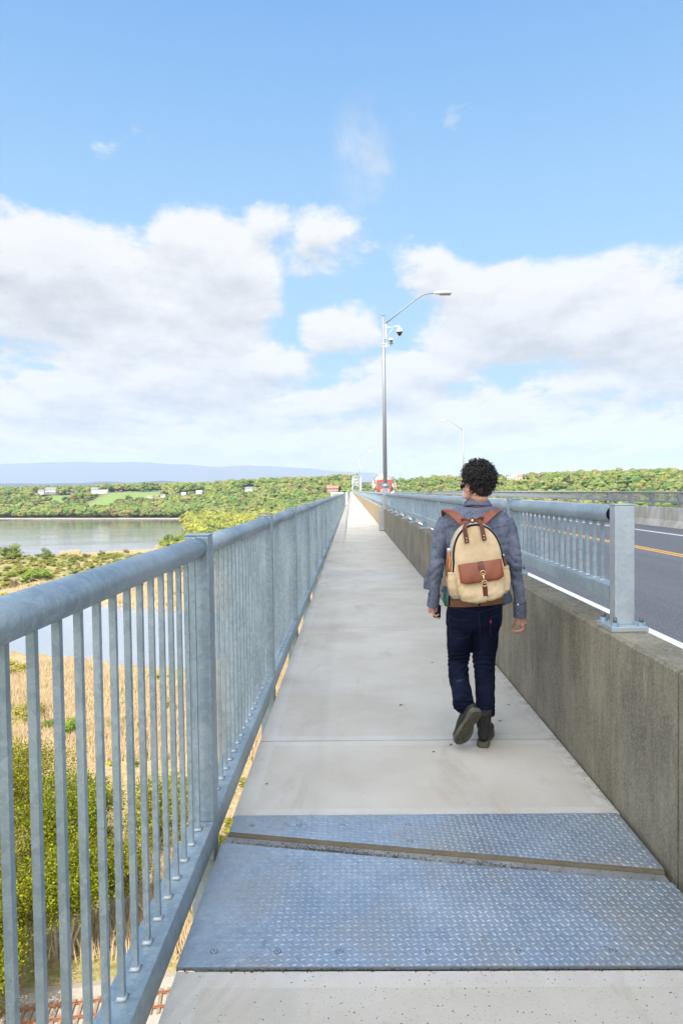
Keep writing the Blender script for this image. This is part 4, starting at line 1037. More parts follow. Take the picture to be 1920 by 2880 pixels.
house(127, 156, 1371, 1389, 'house_white', 'roof_grey', 'large white two-storey house with grey roof above the meadow, far left', cols=5, porch=True)
house(256, 275, 1371, 1388, 'house_white', 'roof_grey', 'white gabled house joined to a long white wing above the meadow')
house(277, 301, 1378, 1388, 'house_white', 'roof_pale', 'long low white house beside the gabled one above the meadow', cols=6, rows=1)
house(414, 429, 1393, 1401, 'house_white', 'roof_brown', 'small white house by the purple blossoming trees', rows=1)
house(436, 446, 1392, 1398, 'house_pink', 'roof_brown', 'tiny reddish house among the trees beside the small meadow', rows=1)
house(452, 465, 1390, 1399, 'house_white', 'roof_grey', 'small white house right of the tiny reddish one', rows=1)
house(509, 522, 1385, 1394, 'house_white', 'roof_pale', 'white house half hidden among trees, left of the flat pale one')
house(551, 567, 1380, 1390, 'house_white', 'roof_pale', 'white flat-looking house standing alone on the wooded hill', rows=1, cols=4)
house(690, 709, 1370, 1382, 'house_white', 'roof_grey', 'grey-roofed white house above the small green clearing')
house(919, 951, 1366, 1386, 'house_pink', 'roof_red', 'pinkish red long house beside the far end of the railing', cols=5)
house(1426, 1440, 1340, 1349, 'house_cream', 'roof_pale', 'cream left wing of the hilltop mansion right of the man', Y=1195)
house(1439, 1455, 1335, 1349, 'house_cream', 'roof_pale', 'tall cream main block of the hilltop mansion', Y=1200, cols=4)
house(1454, 1469, 1335, 1348, 'house_cream', 'roof_brown', 'cream right wing of the hilltop mansion', Y=1197)
HX = [(x0, x1, yb, Y) for x0, x1, yb, Y in HOUSES]
def to_px(p):
    d = Vector(p)-EYE; z = d.dot(f0); return 960+F*d.dot(CR)/z, 1440-F*d.dot(CU)/z
def clear(x, y, zt, w_):
    px, py = to_px((x, y, zt)); hw = w_*.5*F/y
    for (x0, x1, yb, Y) in HX:
        if px+hw > x0-1 and px-hw < x1+1 and y < Y+12 and py < yb-1: return False
    return True
rt = random.Random(21)
def scatter(n_, xr, yr, ok, hr, gs=6):
    P, Hs, Ws, C = [], [], [], []; grid = {}
    for _ in range(n_):
        x, y = rt.uniform(*xr), rt.uniform(*yr)
        if abs(x/y) > .62: continue
        if not ok(x, y): continue
        h = rt.uniform(*hr); w_ = h*rt.uniform(.9, 1.3); key = (int(x/gs), int(y/gs))
        if key in grid: continue
        z = float(height(x, y))
        m_ = float(meadow(x, y))
        if m_ > .35: continue
        # low growth before the meadows so they stay open to view
        ahead = float(meadow(x*1.08, y*1.08))
        if ahead > .4 and y > 1180: h *= .55; w_ *= .7
        hm_ = hr[0]*.35
        while h > hm_ and not clear(x, y, z+h, w_): h *= .8; w_ *= .9
        if h <= hm_: continue
        grid[key] = 1; P.append((x, y, z-.2)); Hs.append(h); Ws.append(w_)
        q = mnoise.noise(Vector((x/70, y/70, 3))); i = int(np.random.default_rng(int(abs(x*13+y*7))).choice(len(PAL), p=PW))
        if q > .2 and rt.random() < .4: i = 2
        if q < -.25 and rt.random() < .4: i = 3
        c = PAL[i]; v_ = rt.uniform(.85, 1.15); C.append(tuple(a*v_ for a in c))
    return P, Hs, Ws, C
P, Hs, Ws, C = scatter(12500, (-960, 14), (1060, 1640), lambda x, y: float(sdist(river, np.array([x]), np.array([y]))[0]) > 7 and (y > 1075 or x > -250), (11, 19), 8)
forest('far_woods', P, Hs, Ws, FAR, C, 'mixed spring woods covering the hillside on the far bank at the left')
P, Hs, Ws, C = scatter(7000, (14, 1100), (690, 1250), lambda x, y: True, (11, 17), 8)
forest('hill_woods', P, Hs, Ws, FAR, C, 'yellow-green spring woods on the ridge right of the bridge')
def okp(x, y):
    d = float(sdist(river, np.array([x]), np.array([y]))[0]); return d > 5 and x > -262 and x < -8 and (y > 505 or (x > -126 and y > 445) or x > -60-(y-400)*.62)
P, Hs, Ws, C = scatter(5200, (-262, -8), (395, 1070), okp, (8, 14))
C = [tuple((.33*v_, .33*v_, .085*v_)) if rt.random() < .7 else c for c in C for v_ in [rt.uniform(.8, 1.15)]]
forest('near_shore_woods', P, Hs, Ws, MID, C, 'bright yellow-green willow woods on the near shore beyond the railing')
P, Hs, Ws, C = scatter(900, (14, 260), (120, 640), lambda x, y: x > 16, (5, 9))
forest('low_woods', P, Hs, Ws, MID, C, 'low green woods below the far side of the bridge')

P, Hs, Ws, C = scatter(2600, (-290, -15), (258, 448), lambda x, y: float(sdist(river, np.array([x]), np.array([y]))[0]) > 3 and float(sdist(pond, np.array([x]), np.array([y]))[0]) > 3, (1.2, 3.4))
C = [tuple(v_*q for q in (.27, .25, .075)) if rt.random() < .6 else tuple(v_*q for q in (.17, .20, .045)) for c in C for v_ in [rt.uniform(.7, 1.1)]]
forest('marsh_scrub', P, Hs, [h*1.7 for h in Hs], MID[-2:], C, 'low olive scrub scattered over the marsh between pond and river')
P, Hs, Ws, C = scatter(900, (-75, -8), (74, 150), lambda x, y: float(sdist(pond, np.array([x]), np.array([y]))[0]) > 4 and mnoise.noise(Vector((x/18, y/18, 8))) > -.05, (.9, 2.4))
C = [tuple(v_*q for q in (.27, .26, .06)) for c in C for v_ in [rt.uniform(.6, 1.1)]]
forest('reed_scrub', P, Hs, [h*1.5 for h in Hs], MID[-2:], C, 'small green growth among the tan reeds below the railing')

# single trees that stand out
def tree_me(name, proto, m='foliage'):
    v, f = proto; me = np_mesh(name, v, f, [m], tint=np.ones((len(v), 3))); return me
ME_R = [tree_me('crown', crown(60+s, 16, 700, .06, 'round', 0)) for s in range(3)]
ME_C = [tree_me('crown', crown(70+s, 22, 600, .05, 'cone')) for s in range(2)]
ME_B = [tree_me('crown', crown(80+s, 12, 900, .055, 'bush', 0, .55)) for s in range(3)]
b = MB(); b.tube([(0, 0, -.05), (0.01, 0, .25), (0, 0, .7)], [.03, .022, .008], 7)
for q in range(6):
    a = q*1.05; b.tube([(0, 0, .22+.04*q), (.18*math.cos(a), .18*math.sin(a), .5+.04*q)], [.012, .004], 5)
ME_T = b.mesh('trunk', mats=['bark'])
def tree(name, x, y, h, w_, c, kind, label, group, cat='tree', z=None):
    z = float(height(x, y)) if z is None else z
    t = empty(name, (x, y, z), label, cat, group)
    for me, nm in ((random.choice({'r': ME_R, 'c': ME_C, 'b': ME_B}[kind]), 'crown'), (ME_T, 'trunk')):
        o = bpy.data.objects.new(nm, me); col.objects.link(o); o.parent = t; o.scale = (w_, w_, h); o.rotation_euler.z = random.random()*6.28
        if nm == 'crown': o.color = (*c, 1)
    return t
TL = [(22, 1475, 17, 18, (.10, .16, .035), 'r', 'broad dark green tree at the left edge above the far shore'),
      (52, 1480, 16, 17, (.09, .15, .03), 'r', 'dark green tree between the edge tree and the small white house'),
      (86, 1470, 14, 13, (.12, .20, .04), 'r', 'fresh green round tree left of the small white house'),
      (172, 1480, 19, 9, (.035, .055, .03), 'c', 'dark conifer right of the large white house'),
      (181, 1476, 20, 9, (.035, .055, .03), 'c', 'taller dark conifer next to the dark red tree'),
      (197, 1470, 18, 15, (.12, .055, .04), 'r', 'dark purple-red tree beside the two conifers'),
      (222, 1460, 14, 15, (.13, .20, .05), 'r', 'mid green tree right of the dark red tree'),
      (245, 1390, 14, 17, (.30, .25, .035), 'r', 'golden green oak standing before the white gabled house'),
      (302, 1500, 21, 11, (.03, .055, .03), 'c', 'pointed dark conifer right of the long white house'),
      (322, 1468, 15, 18, (.17, .22, .04), 'r', 'green tree just right of the pointed conifer'),
      (402, 1500, 17, 8, (.03, .05, .03), 'c', 'small dark conifer above the purple trees'),
      (326, 1440, 5, 6, (.42, .20, .34), 'r', 'purple blossoming tree at the meadow edge, left one'),
      (340, 1436, 6, 8, (.40, .18, .32), 'r', 'purple blossoming tree at the meadow edge, right of its twin'),
      (405, 1440, 6, 8, (.42, .22, .35), 'r', 'pink-purple tree beside the small white house'),
      (267, 1270, 8, 11, (.24, .10, .05), 'r', 'reddish brown round tree at the lower edge of the meadow'),
      (305, 1220, 8, 11, (.28, .14, .07), 'r', 'rusty brown tree in the shore woods under the meadow'),
      (358, 1330, 9, 11, (.15, .24, .04), 'r', 'bright green tree dividing the two meadows'),
      (575, 1470, 14, 13, (.05, .075, .035), 'c', 'dark conifer right of the flat-looking white house'),
      (528, 1440, 12, 8, (.05, .08, .03), 'c', 'dark conifer right of the half hidden white house'),
      (293, 1170, 7, 6, (.08, .19, .03), 'r', 'vivid green tree at the waterline of the far shore'),
      (418, 1140, 10, 12, (.12, .22, .04), 'r', 'vivid green round tree on the far shore near the peninsula'),
      (895, 1500, 18, 12, (.04, .06, .03), 'c', 'dark pine on the hill above the pink house'),
      (905, 1505, 17, 12, (.04, .06, .03), 'r', 'dark pine clump top right of the dark pine'),
      (926, 1510, 15, 12, (.05, .07, .03), 'r', 'dark green tree behind the pink house roof'),
      (1553, 1000, 16, 6, (.03, .055, .04), 'c', 'lone dark spruce tip on the right ridge'),
      (1588, 1010, 15, 11, (.05, .08, .04), 'r', 'dark pine on the right ridge beside the spruce tip'),
      (1778, 980, 13, 11, (.06, .09, .05), 'r', 'dark grey-green tree on the ridge above the end post')]
for px, y, h, w_, c, kd, lb in TL:
    P0 = atY(px, 1381, y); tree('conifer' if kd == 'c' else 'broadleaf_tree', P0.x, y, h, w_, c, kd, lb, None)
# shrubs on the marsh, each placed where its foot meets the ground
SH = [(28, 1572, 56, 72, (.16, .20, .05), 'round green shrub at the left edge by the water'),
      (128, 1572, 42, 34, (.14, .17, .06), 'thin small tree standing alone by the water'),
      (112, 1640, 62, 88, (.17, .23, .045), 'wide green shrub between the railing and the round shrub'),
      (60, 1612, 30, 60, (.24, .24, .06), 'low olive shrub under the round green shrub'),
      (212, 1575, 24, 22, (.27, .24, .07), 'small yellowish shrub before the reed spit'),
      (238, 1572, 26, 12, (.22, .19, .09), 'slim bare bush before the reed spit'),
      (288, 1562, 20, 22, (.20, .18, .09), 'scrubby bush on the reed spit'),
      (355, 1558, 24, 16, (.28, .22, .13), 'pale bare bush toward the end of the reed spit'),
      (330, 1566, 12, 40, (.2, .24, .05), 'low green bush behind the handrail'),
      (22, 1690, 30, 70, (.26, .26, .05), 'yellow green bush just above the handrail at the left edge'),
      (70, 1690, 36, 90, (.13, .2, .04), 'dark low bush touching the handrail line at the left'),
      (38, 1660, 40, 26, (.20, .16, .10), 'brownish bare bush left of the wide green shrub'),
      (480, 1545, 44, 60, (.2, .24, .05), 'leafy bush at the waterside tip of the near woods'),
      (500, 1560, 40, 60, (.17, .23, .04), 'green bush at the foot of the near woods beside the first post'),
      (285, 1880+150, 0, 0, None, '')]
for px, py, hp, wp, c, lb in SH[:-1]:
    P0 = atZ(px, py, GZ+.1); s_ = P0.y/F; tree('shrub', P0.x, P0.y, hp*s_*1.0, wp*s_*1.15, c, 'b', lb, None, 'shrub')
# smaller patches of shrub seen between the bars
for i, (px, py, hp, wp, c) in enumerate([(140, 2060, 60, 45, (.15, .21, .03)), (205, 2075, 90, 60, (.17, .24, .035)), (305, 2050, 40, 30, (.2, .24, .04)), (350, 2045, 38, 40, (.2, .22, .05)), (70, 2030, 70, 120, (.24, .22, .05)), (390, 2070, 60, 30, (.25, .22, .05)), (50, 1900, 60, 90, (.30, .26, .06)), (480, 2010, 60, 30, (.22, .24, .05))]):
    P0 = atZ(px, py, GZ+.1); s_ = P0.y/F
    tree('shrub', P0.x, P0.y, hp*s_, wp*s_*1.1, c, 'b', ['small green marsh bush seen between the second and third bars', 'taller green marsh bush seen between the third and fourth bars', 'little bush in the reeds before the pond, left of its neighbour', 'little bush in the reeds before the pond, right of its neighbour', 'wide olive bush in the reeds behind the first bars', 'yellowish bush in the reeds behind the middle bars', 'straw coloured bush at the pond corner by the left edge', 'thin green bush in the reeds next to the first post'][i], None, 'shrub')

# near trees below the railing, with limbs and single leaves
def near_tree(x, y, h, w_, c, label, seed, nl=9000, leafs=.13, z=None):
    z = float(height(x, y)) if z is None else z
    r = np.random.default_rng(seed); t = empty('broadleaf_tree', (x, y, z), label, 'tree')
    b = MB(); tips = []
    for s in range(4):
        an = r.random()*6.28; bx, by = .4*math.cos(an), .4*math.sin(an); top = Vector((x+w_*.28*math.cos(an), y+w_*.28*math.sin(an), z+h*r.uniform(.72, .92))); p0 = Vector((x+bx, y+by, z-.2))
        m1 = p0.lerp(top, .4)+Vector((r.normal()*.4, r.normal()*.4, .2)); pts = [p0, m1, p0.lerp(top, .75)+Vector((r.normal()*.4, r.normal()*.4, 0)), top]
        b.tube(pts, [.17, .12, .07, .025], 7)
        for q in range(9):
            u = r.uniform(.25, .95); base = pts[1].lerp(pts[2], u) if q % 2 else pts[2].lerp(pts[3], u); a2 = r.random()*6.28; L = w_*r.uniform(.2, .42)
            tip = base+Vector((L*math.cos(a2), L*math.sin(a2), L*r.uniform(.1, .7))); mid_ = base.lerp(tip, .5)+Vector((0, 0, .15)); b.tube([base, mid_, tip], [.045, .03, .01], 5); tips += [tip, mid_, base.lerp(tip, .8)]
            for q2 in range(3):
                a3 = r.random()*6.28; L2 = L*.45; t2 = mid_+Vector((L2*math.cos(a3), L2*math.sin(a3), L2*r.uniform(-.2, .8))); b.tube([mid_, t2], [.02, .006], 4); tips.append(t2)
    b.build('trunk', 'pale_bark', t)
    T = np.array([tuple(q) for q in tips]); n_ = int(nl*2.3); ci = r.integers(0, len(T), n_)
    P = T[ci]+r.normal(size=(n_, 3))*np.array([.66, .66, .55])*w_/9
    a = r.normal(size=(n_, 3)); a /= np.linalg.norm(a, axis=1)[:, None]; nrm = r.normal(size=(n_, 3))+np.array([0, 0, .8]); bb_ = np.cross(a, nrm); bb_ /= np.linalg.norm(bb_, axis=1)[:, None]
    L = leafs*1.35*r.uniform(.6, 1.35, (n_, 1)); Q = np.stack([P-a*L*.6, P+bb_*L*.38, P+a*L*.6, P-bb_*L*.38], 1).reshape(-1, 3)
    tint = np.repeat(np.array(c)[None]*r.uniform(.45, 1.5, (n_, 1))*(1+r.normal(size=(n_, 3))*.06), 4, 0)
    me = np_mesh('crown', Q, np.arange(n_*4).reshape(-1, 4), ['foliage_near'], tint=tint, origin=(x, y, z)); link_mesh(me, 'crown', t)
    return t
LC = (.28, .28, .03)
near_tree(-35.5, 70, 13.5, 11, LC, 'leafy yellow-green tree at the lower left edge behind the first two bars', 1, 13000)
near_tree(-27, 66, 12, 9, (.25, .29, .025), 'leafy yellow-green tree below the railing behind the third to fifth bars', 2, 12000)
near_tree(-34, 58, 10, 10, (.28, .28, .02), 'olive leafed tree low at the left bottom, in front of the taller ones', 3, 11000)
near_tree(-25.5, 57.5, 9, 7.5, (.24, .27, .02), 'smaller leafy tree beside the rail tracks with dark trunk', 4, 9000)
near_tree(-20.5, 68, 11.5, 7.5, (.27, .29, .03), 'narrow leafy tree farther right, near the middle bars', 5, 6500)
near_tree(-27.5, 50.5, 6.5, 7, (.25, .27, .02), 'low leafy tree at the bottom left corner by the ballast', 6, 7000)
near_tree(-31, 53.5, 8.5, 8, (.27, .28, .02), 'leafy tree between the bottom corner tree and the rail tracks', 7, 8000)
near_tree(-37, 63, 11.5, 10, (.27, .29, .025), 'olive green tree behind the first bar at the very left edge', 8, 9000)
near_tree(-22.5, 62.5, 8, 6, (.29, .29, .03), 'small yellow-green tree right of the one beside the tracks', 9, 6000)
# bare pale shrubs among the reeds
def bare(x, y, h, label, seed):
    z = float(height(x, y)); r = random.Random(seed); t = MB()
    def br(p, d, L, rad, k):
        q = p+d*L; t.tube([p, q], [rad, rad*.6], 4)
        if k:
            for _ in range(3):
                nd = (d+Vector((r.uniform(-.6, .6), r.uniform(-.6, .6), r.uniform(-.1, .4)))).normalized(); br(p.lerp(q, r.uniform(.5, 1)), nd, L*.68, rad*.55, k-1)
    for s in range(5): br(Vector((x+r.uniform(-.5, .5), y+r.uniform(-.5, .5), z)), Vector((r.uniform(-.35, .35), r.uniform(-.35, .35), 1)).normalized(), h*.4, .05, 4)
    t.build('bare_shrub', 'pale_bark', label=label, cat='shrub')
bare(-38, 84, 5, 'pale leafless shrub in the reeds behind the second bar', 1); bare(-34, 82, 4, 'small leafless shrub right of the pale one', 2); bare(-42, 96, 4, 'leafless shrub farther back near the left edge', 3)
bare(-19, 62, 4.5, 'leafless brown shrub by the foot of the narrow tree', 4); bare(-15.5, 66, 4, 'leafless shrub seen in the gap under the railing', 5)
# reeds
def blades(n_, xr, yr, hgt, wid, seed, name, label, ok=None):
    r = np.random.default_rng(seed); x = r.uniform(*xr, n_); y = r.uniform(*yr, n_); h0 = height(x, y)
    k = (h0 > WZ+.25) & (np.abs(x/y) < .62)
    if ok is not None: k &= ok(x, y)
    dens_ = lump(x, y, 7)+lump(x+50, y, 2.5)*.6; k &= dens_ > r.uniform(-2.2, .6, n_)
    x, y, h0 = x[k], y[k], h0[k]; n_ = len(x); H = hgt*r.uniform(.6, 1.2, n_); lx, ly = r.normal(size=n_)*.18*H, r.normal(size=n_)*.18*H; w_ = wid*r.uniform(.6, 1.3, n_); an = r.uniform(-.5, .5, n_)
    cx_, sx_ = np.cos(an)*w_, np.sin(an)*w_
    A = np.stack([x-cx_, y-sx_, h0-.1], 1); B = np.stack([x+cx_, y+sx_, h0-.1], 1); C_ = np.stack([x+lx*.5+cx_*.9, y+ly*.5, h0+H*.6], 1); D = np.stack([x+lx, y+ly, h0+H], 1); E = np.stack([x+lx*.5-cx_*.9, y+ly*.5, h0+H*.6], 1)
    V = np.stack([A, B, C_, D, E], 1).reshape(-1, 3); me = np_mesh(name, V, np.arange(n_*5).reshape(-1, 5), ['reed']); return tag(link_mesh(me, name), label, 'reeds', kind='stuff')
blades(100000, (-75, -4), (57, 160), 2.0, .05, 1, 'reeds', 'dry tan reeds covering the marsh below the railing')
blades(60000, (-140, -10), (240, 330), 2.2, .11, 2, 'reeds', 'tan and green reeds on the marsh beyond the pond')
blades(16000, (-215, -100), (456, 505), 2.6, .2, 3, 'reeds', 'pale reeds on the low spit in the river')

# ---- railway tracks below the bridge
simple('ballast', (0.36, 0.31, 0.25), 0.95, 0, .5, 14, .8, 9); simple('rust', (0.28, 0.11, 0.05), 0.8, 0, .35, 3); simple('tie_wood', (0.26, 0.18, 0.12), 0.95, 0, .4, 2)
zr = GZ+.62; Pa, Pb = atZ(250, 2818, zr), atZ(500, 2787, zr); dr = (Pb-Pa).normalized(); nr = Vector((-dr.y, dr.x, 0))
b = MB(); c0 = Pa-nr*1.3
b.rings([[c0+dr*s+nr*o_+Vector((0, 0, dz_)) for o_, dz_ in ((5.2, -.9), (3.4, -.30), (-6.0, -.30), (-8.2, -.9))] for s in (-45, 120)], smooth=False); b.build('ballast_bed', 'ballast', kind='structure')
for ti, off in enumerate((0.72, -3.5)):
    t = empty('railway_track', tuple(c0+dr*5+nr*(off)), ['rusty railway track below the deck, farther from the viewer', 'rusty railway track below the deck, nearer to the viewer'][ti], 'railway track')
    tb = MB()
    for s_ in range(-60, 150):
        c = c0+dr*(s_*.6)+nr*(off); ax = Matrix((( dr.x, nr.x, 0, c.x), (dr.y, nr.y, 0, c.y), (0, 0, 1, c.z), (0, 0, 0, 1)))
        tb.box(-.12, .12, -1.3, 1.3, -.32, -.15, ax)
    tb.build('ties', 'tie_wood', t, kind='stuff')
    for q in (-.75, .75):
        ax = Matrix(((dr.x, nr.x, 0, c0.x), (dr.y, nr.y, 0, c0.y), (0, 0, 1, c0.z), (0, 0, 0, 1)))
        b = MB(); b.box(-40, 110, off+q-.07, off+q+.07, -.15, -.12, ax); b.box(-40, 110, off+q-.015, off+q+.015, -.12, -.03, ax); b.box(-40, 110, off+q-.04, off+q+.04, -.03, 0.01, ax); b.build('rail', 'rust', t)
# bridge piers
for i, y in enumerate((22, 92, 162, 232)):
    b = MB(); b.tube([(2, y, GZ-1), (2, y, -3.4)], [1.3, 1.0], 16); b.tube([(10, y, GZ-1), (10, y, -3.4)], [1.3, 1.0], 16); b.bbox(-.2, 12.6, y-1.1, y+1.1, -3.6, -2.6, .1)
    b.build('bridge_pier', 'barrier_concrete', label=['concrete bridge pier nearest under the deck', 'second concrete pier under the deck', 'third concrete pier under the deck', 'fourth concrete pier under the deck'][i], cat='bridge pier', group='piers under the bridge')

# ============================================================ CLOUD OVERHEAD (it shades the near deck) AND HAZE
m = bpy.data.materials.new('cloud'); m.use_nodes = True; tt_ = m.node_tree; tt_.nodes.clear(); n = N(tt_)
tr = n.add('ShaderNodeBsdfTranslucent'); tr.inputs[0].default_value = (.97, .97, .97, 1); df = n.add('ShaderNodeBsdfDiffuse'); df.inputs[0].default_value = (.95, .95, .95, 1); tp = n.add('ShaderNodeBsdfTransparent')
m1 = n.add('ShaderNodeMixShader'); m1.inputs[0].default_value = .25; n.link(tr.outputs[0], m1.inputs[1]); n.link(df.outputs[0], m1.inputs[2])
m2 = n.add('ShaderNodeMixShader'); m2.inputs[0].default_value = .20; n.link(m1.outputs[0], m2.inputs[1]); n.link(tp.outputs[0], m2.inputs[2])
mo = n.add('ShaderNodeOutputMaterial'); n.link(m2.outputs[0], mo.inputs[0]); M['cloud'] = m
CZ = 1125.0; sh = SUN*(CZ/SUN.z)
cp = [(-300, -325), (-120, -118), (-40, -26), (0, 20), (14, 36), (80, 100), (320, 300), (430, -150), (200, -480), (-240, -460)]
gx = np.arange(-340, 460, 7.0); gy = np.arange(-510, 340, 7.0); GX, GY = np.meshgrid(gx, gy); SD = sdist(cp, GX, GY)+lump(GX, GY, 22)*1.2
th = np.sqrt(np.clip(-SD, 0, 120)/120); up_ = th*55+lump(GX, GY, 20)*th*12; dn_ = -th*14+lump(GX+300, GY, 26)*th*4
nxg = len(gx); idx = np.arange(GX.size).reshape(GX.shape); q = np.stack([idx[:-1, :-1], idx[:-1, 1:], idx[1:, 1:], idx[1:, :-1]], -1).reshape(-1, 4)
keep = (SD.ravel()[q] < 0).any(1); q = q[keep]
Vt = np.stack([GX.ravel()+sh.x, GY.ravel()+sh.y, CZ+up_.ravel()+.2], 1); Vb = np.stack([GX.ravel()+sh.x, GY.ravel()+sh.y, CZ+dn_.ravel()-.2], 1)
me = np_mesh('cloud', np.vstack([Vt, Vb]), np.vstack([q, q[:, ::-1]+GX.size]), ['cloud'], smooth=True)
tag(link_mesh(me, 'cloud'), kind='structure')

m = bpy.data.materials.new('haze'); m.use_nodes = True; tt_ = m.node_tree; tt_.nodes.clear(); n = N(tt_)
pv_ = n.add('ShaderNodeVolumePrincipled'); pv_.inputs['Color'].default_value = (.64, .76, .95, 1); pv_.inputs['Density'].default_value = 6.5e-5; pv_.inputs['Anisotropy'].default_value = 0.0
mo = n.add('ShaderNodeOutputMaterial'); n.link(pv_.outputs[0], mo.inputs[1]); M['haze'] = m
b = MB(); b.box(-17500, 17500, -3000, 25500, -75, 1080); hz = b.build('haze', 'haze', kind='stuff')

# ============================================================ THE WALKING MAN
def fold3(seed, n_=9):
    r = np.random.default_rng(seed); K = r.normal(size=(n_, 3)); ph = r.random(n_)*6.28; A = r.uniform(.6, 1.2, n_)
    def f(co, s):
        q = co*np.array(s); v = 0
        for i in range(n_): v = v+A[i]*np.sin(q@K[i]+ph[i]+1.3*np.sin(q@K[(i+3) % n_]*.5))
        return v/n_**.5
    return f
FA, FB, FC_ = fold3(1), fold3(2), fold3(3)
def pring(cx, xl, xr, py, Y, b, n=32, pw=2.3):
    c = atY((xl+xr)/2, py, Y); a = (xr-xl)/2*Y/F; out = []
    for i in range(n):
        t = 2*math.pi*i/n; ct, st = math.cos(t), math.sin(t)
        out.append(Vector((c.x+a*abs(ct)**(2/pw)*(1 if ct > 0 else -1), c.y+b*abs(st)**(2/pw)*(1 if st > 0 else -1), c.z)))
    return out
def PP(px, py, Y): return atY(px, py, Y)
simple('skin', (0.56, 0.30, 0.215), 0.5, 0, .10, 20, .1, 300)
M['skin'].node_tree.nodes['Principled BSDF'].inputs['Subsurface Weight'].default_value = 0.15
M['skin'].node_tree.nodes['Principled BSDF'].inputs['Subsurface Radius'].default_value = (.01, .004, .002)
n = mat('chambray', 0.9); wv = n.noise(n.scalev(n.O, 1, 1, .35), 240, 2, .8); wv2 = n.noise(n.scalev(n.O, .4, 1, 1), 200, 2, .8); big = n.noise(n.O, 9, 4)
f = n.math('ADD', n.math('MULTIPLY', n.math('ADD', wv, wv2), .38), n.math('MULTIPLY', big, .35))
n.put(n.b.inputs['Base Color'], n.mix(n.rng(f, .38, .72), (0.048, 0.056, 0.090), (0.20, 0.22, 0.285))); bump(n, n.math('ADD', wv, n.noise(n.O, 30, 3)), .3, .002); M['chambray'] = n.m
n = mat('denim', 0.85); wv = n.noise(n.scalev(n.O, 1, 1, .5), 260, 2, .8); big = n.noise(n.O, 7, 4)
n.put(n.b.inputs['Base Color'], n.mix(n.rng(n.math('ADD', n.math('MULTIPLY', wv, .4), n.math('MULTIPLY', big, .6)), .35, .7), (0.0030, 0.0045, 0.014), (0.010, 0.014, 0.034))); bump(n, n.math('ADD', wv, n.noise(n.O, 25, 3)), .4, .003); M['denim'] = n.m
simple('stitch', (0.030, 0.038, 0.065), 0.8); simple('lining', (0.16, 0.17, 0.19), 0.9); simple('belt_leather', (0.17, 0.06, 0.018), 0.45, 0, .3, 25, .2, 120)
simple('boot_leather', (0.026, 0.025, 0.027), 0.6, 0, .45, 18, .4, 90); simple('sole_rubber', (0.10, 0.093, 0.07), 0.85, 0, .35, 30, .4, 90); simple('hair', (0.014, 0.011, 0.010), 0.42, 0, .4, 40)
simple('leather', (0.215, 0.052, 0.017), 0.42, 0, .35, 14, .25, 140); simple('leather_dark', (0.10, 0.024, 0.012), 0.45, 0, .3, 20, .25, 140); simple('gold', (0.83, 0.62, 0.30), 0.25, 0.95, .05); simple('button', (0.80, 0.80, 0.76), 0.4)
simple('zip_black', (0.018, 0.020, 0.035), 0.6); simple('steel_cap', (0.55, 0.55, 0.55), 0.3, .9, .1); simple('teal_cloth', (0.01, 0.16, 0.12), .9); simple('navy_cloth', (0.02, 0.028, 0.06), .9, 0, .3, 40, .3, 120); simple('red_tab', (.45, .03, .04), .8)
def canvas(name, a, b_):
    n = mat(name, 0.9); wv = n.noise(n.O, 260, 2, .8); big = n.noise(n.O, 7, 5, .65)
    n.put(n.b.inputs['Base Color'], n.mix(n.rng(n.math('ADD', n.math('MULTIPLY', wv, .3), n.math('MULTIPLY', big, .7)), .35, .68), a, b_)); bump(n, n.math('ADD', wv, n.noise(n.O, 22, 4)), .3, .003); M[name] = n.m
canvas('canvas', (.52, .38, .22), (.70, .54, .345)); canvas('canvas_pale', (.42, .36, .26), (.54, .48, .37))
n = mat('wood', .35); g_ = n.noise(n.scalev(n.O, 9, 9, .7), 9, 4, .6, .6)
n.put(n.b.inputs['Base Color'], n.mix(n.rng(g_, .4, .6), (.10, .022, .006), (.50, .17, .035))); M['wood'] = n.m

foot = atZ(1358, 2100, 0)
MAN = empty('person', (foot.x, foot.y+.1, 0), 'person with curly black hair in blue chambray shirt, dark jeans and grey boots walking away', 'person')
HC = PP(1342, 1359, 4.47); HR = Matrix.Rotation(R(33), 4, 'Z'); HM = Matrix.Translation(HC) @ HR
def hl(x, y, z): return HM @ Vector((x, y, z))
b = MB(); rm = HR.to_3x3()
b.ell(hl(0, -.012, .028), (.077, .097, .096), rm, 28, 18); b.ell(hl(0, .028, -.035), (.063, .072, .082), rm, 24, 16); b.ell(hl(0, .052, -.092), (.040, .042, .034), rm)
for s in (-1, 1):
    b.ell(hl(s*.030, .058, -.080), (.028, .03, .030), rm); b.ell(hl(s*.079, .004, -.028), (.007, .019, .030), rm @ Matrix.Rotation(R(-12*s), 3, 'Z')); b.ell(hl(s*.083, -.004, -.016), (.006, .014, .016), rm)
    b.ell(hl(s*.032, .083, -.038), (.022, .014, .013), rm); b.ell(hl(s*.031, .088, -.002), (.026, .011, .008), rm)
b.tube([hl(0, .094, .0), hl(0, .106, -.022), hl(0, .112, -.040)], [.009, .012, .014], 10); b.ell(hl(0, .104, -.042), (.017, .012, .010), rm)
b.ell(hl(0, .094, -.068), (.024, .012, .006), rm); b.ell(hl(0, .093, -.079), (.021, .012, .007), rm)
b.tube([hl(0, -.012, -.03), hl(0, -.022, -.09), PP(1342, 1428, 4.50), PP(1340, 1450, 4.50)], [.060, .054, .052, .056], 24)
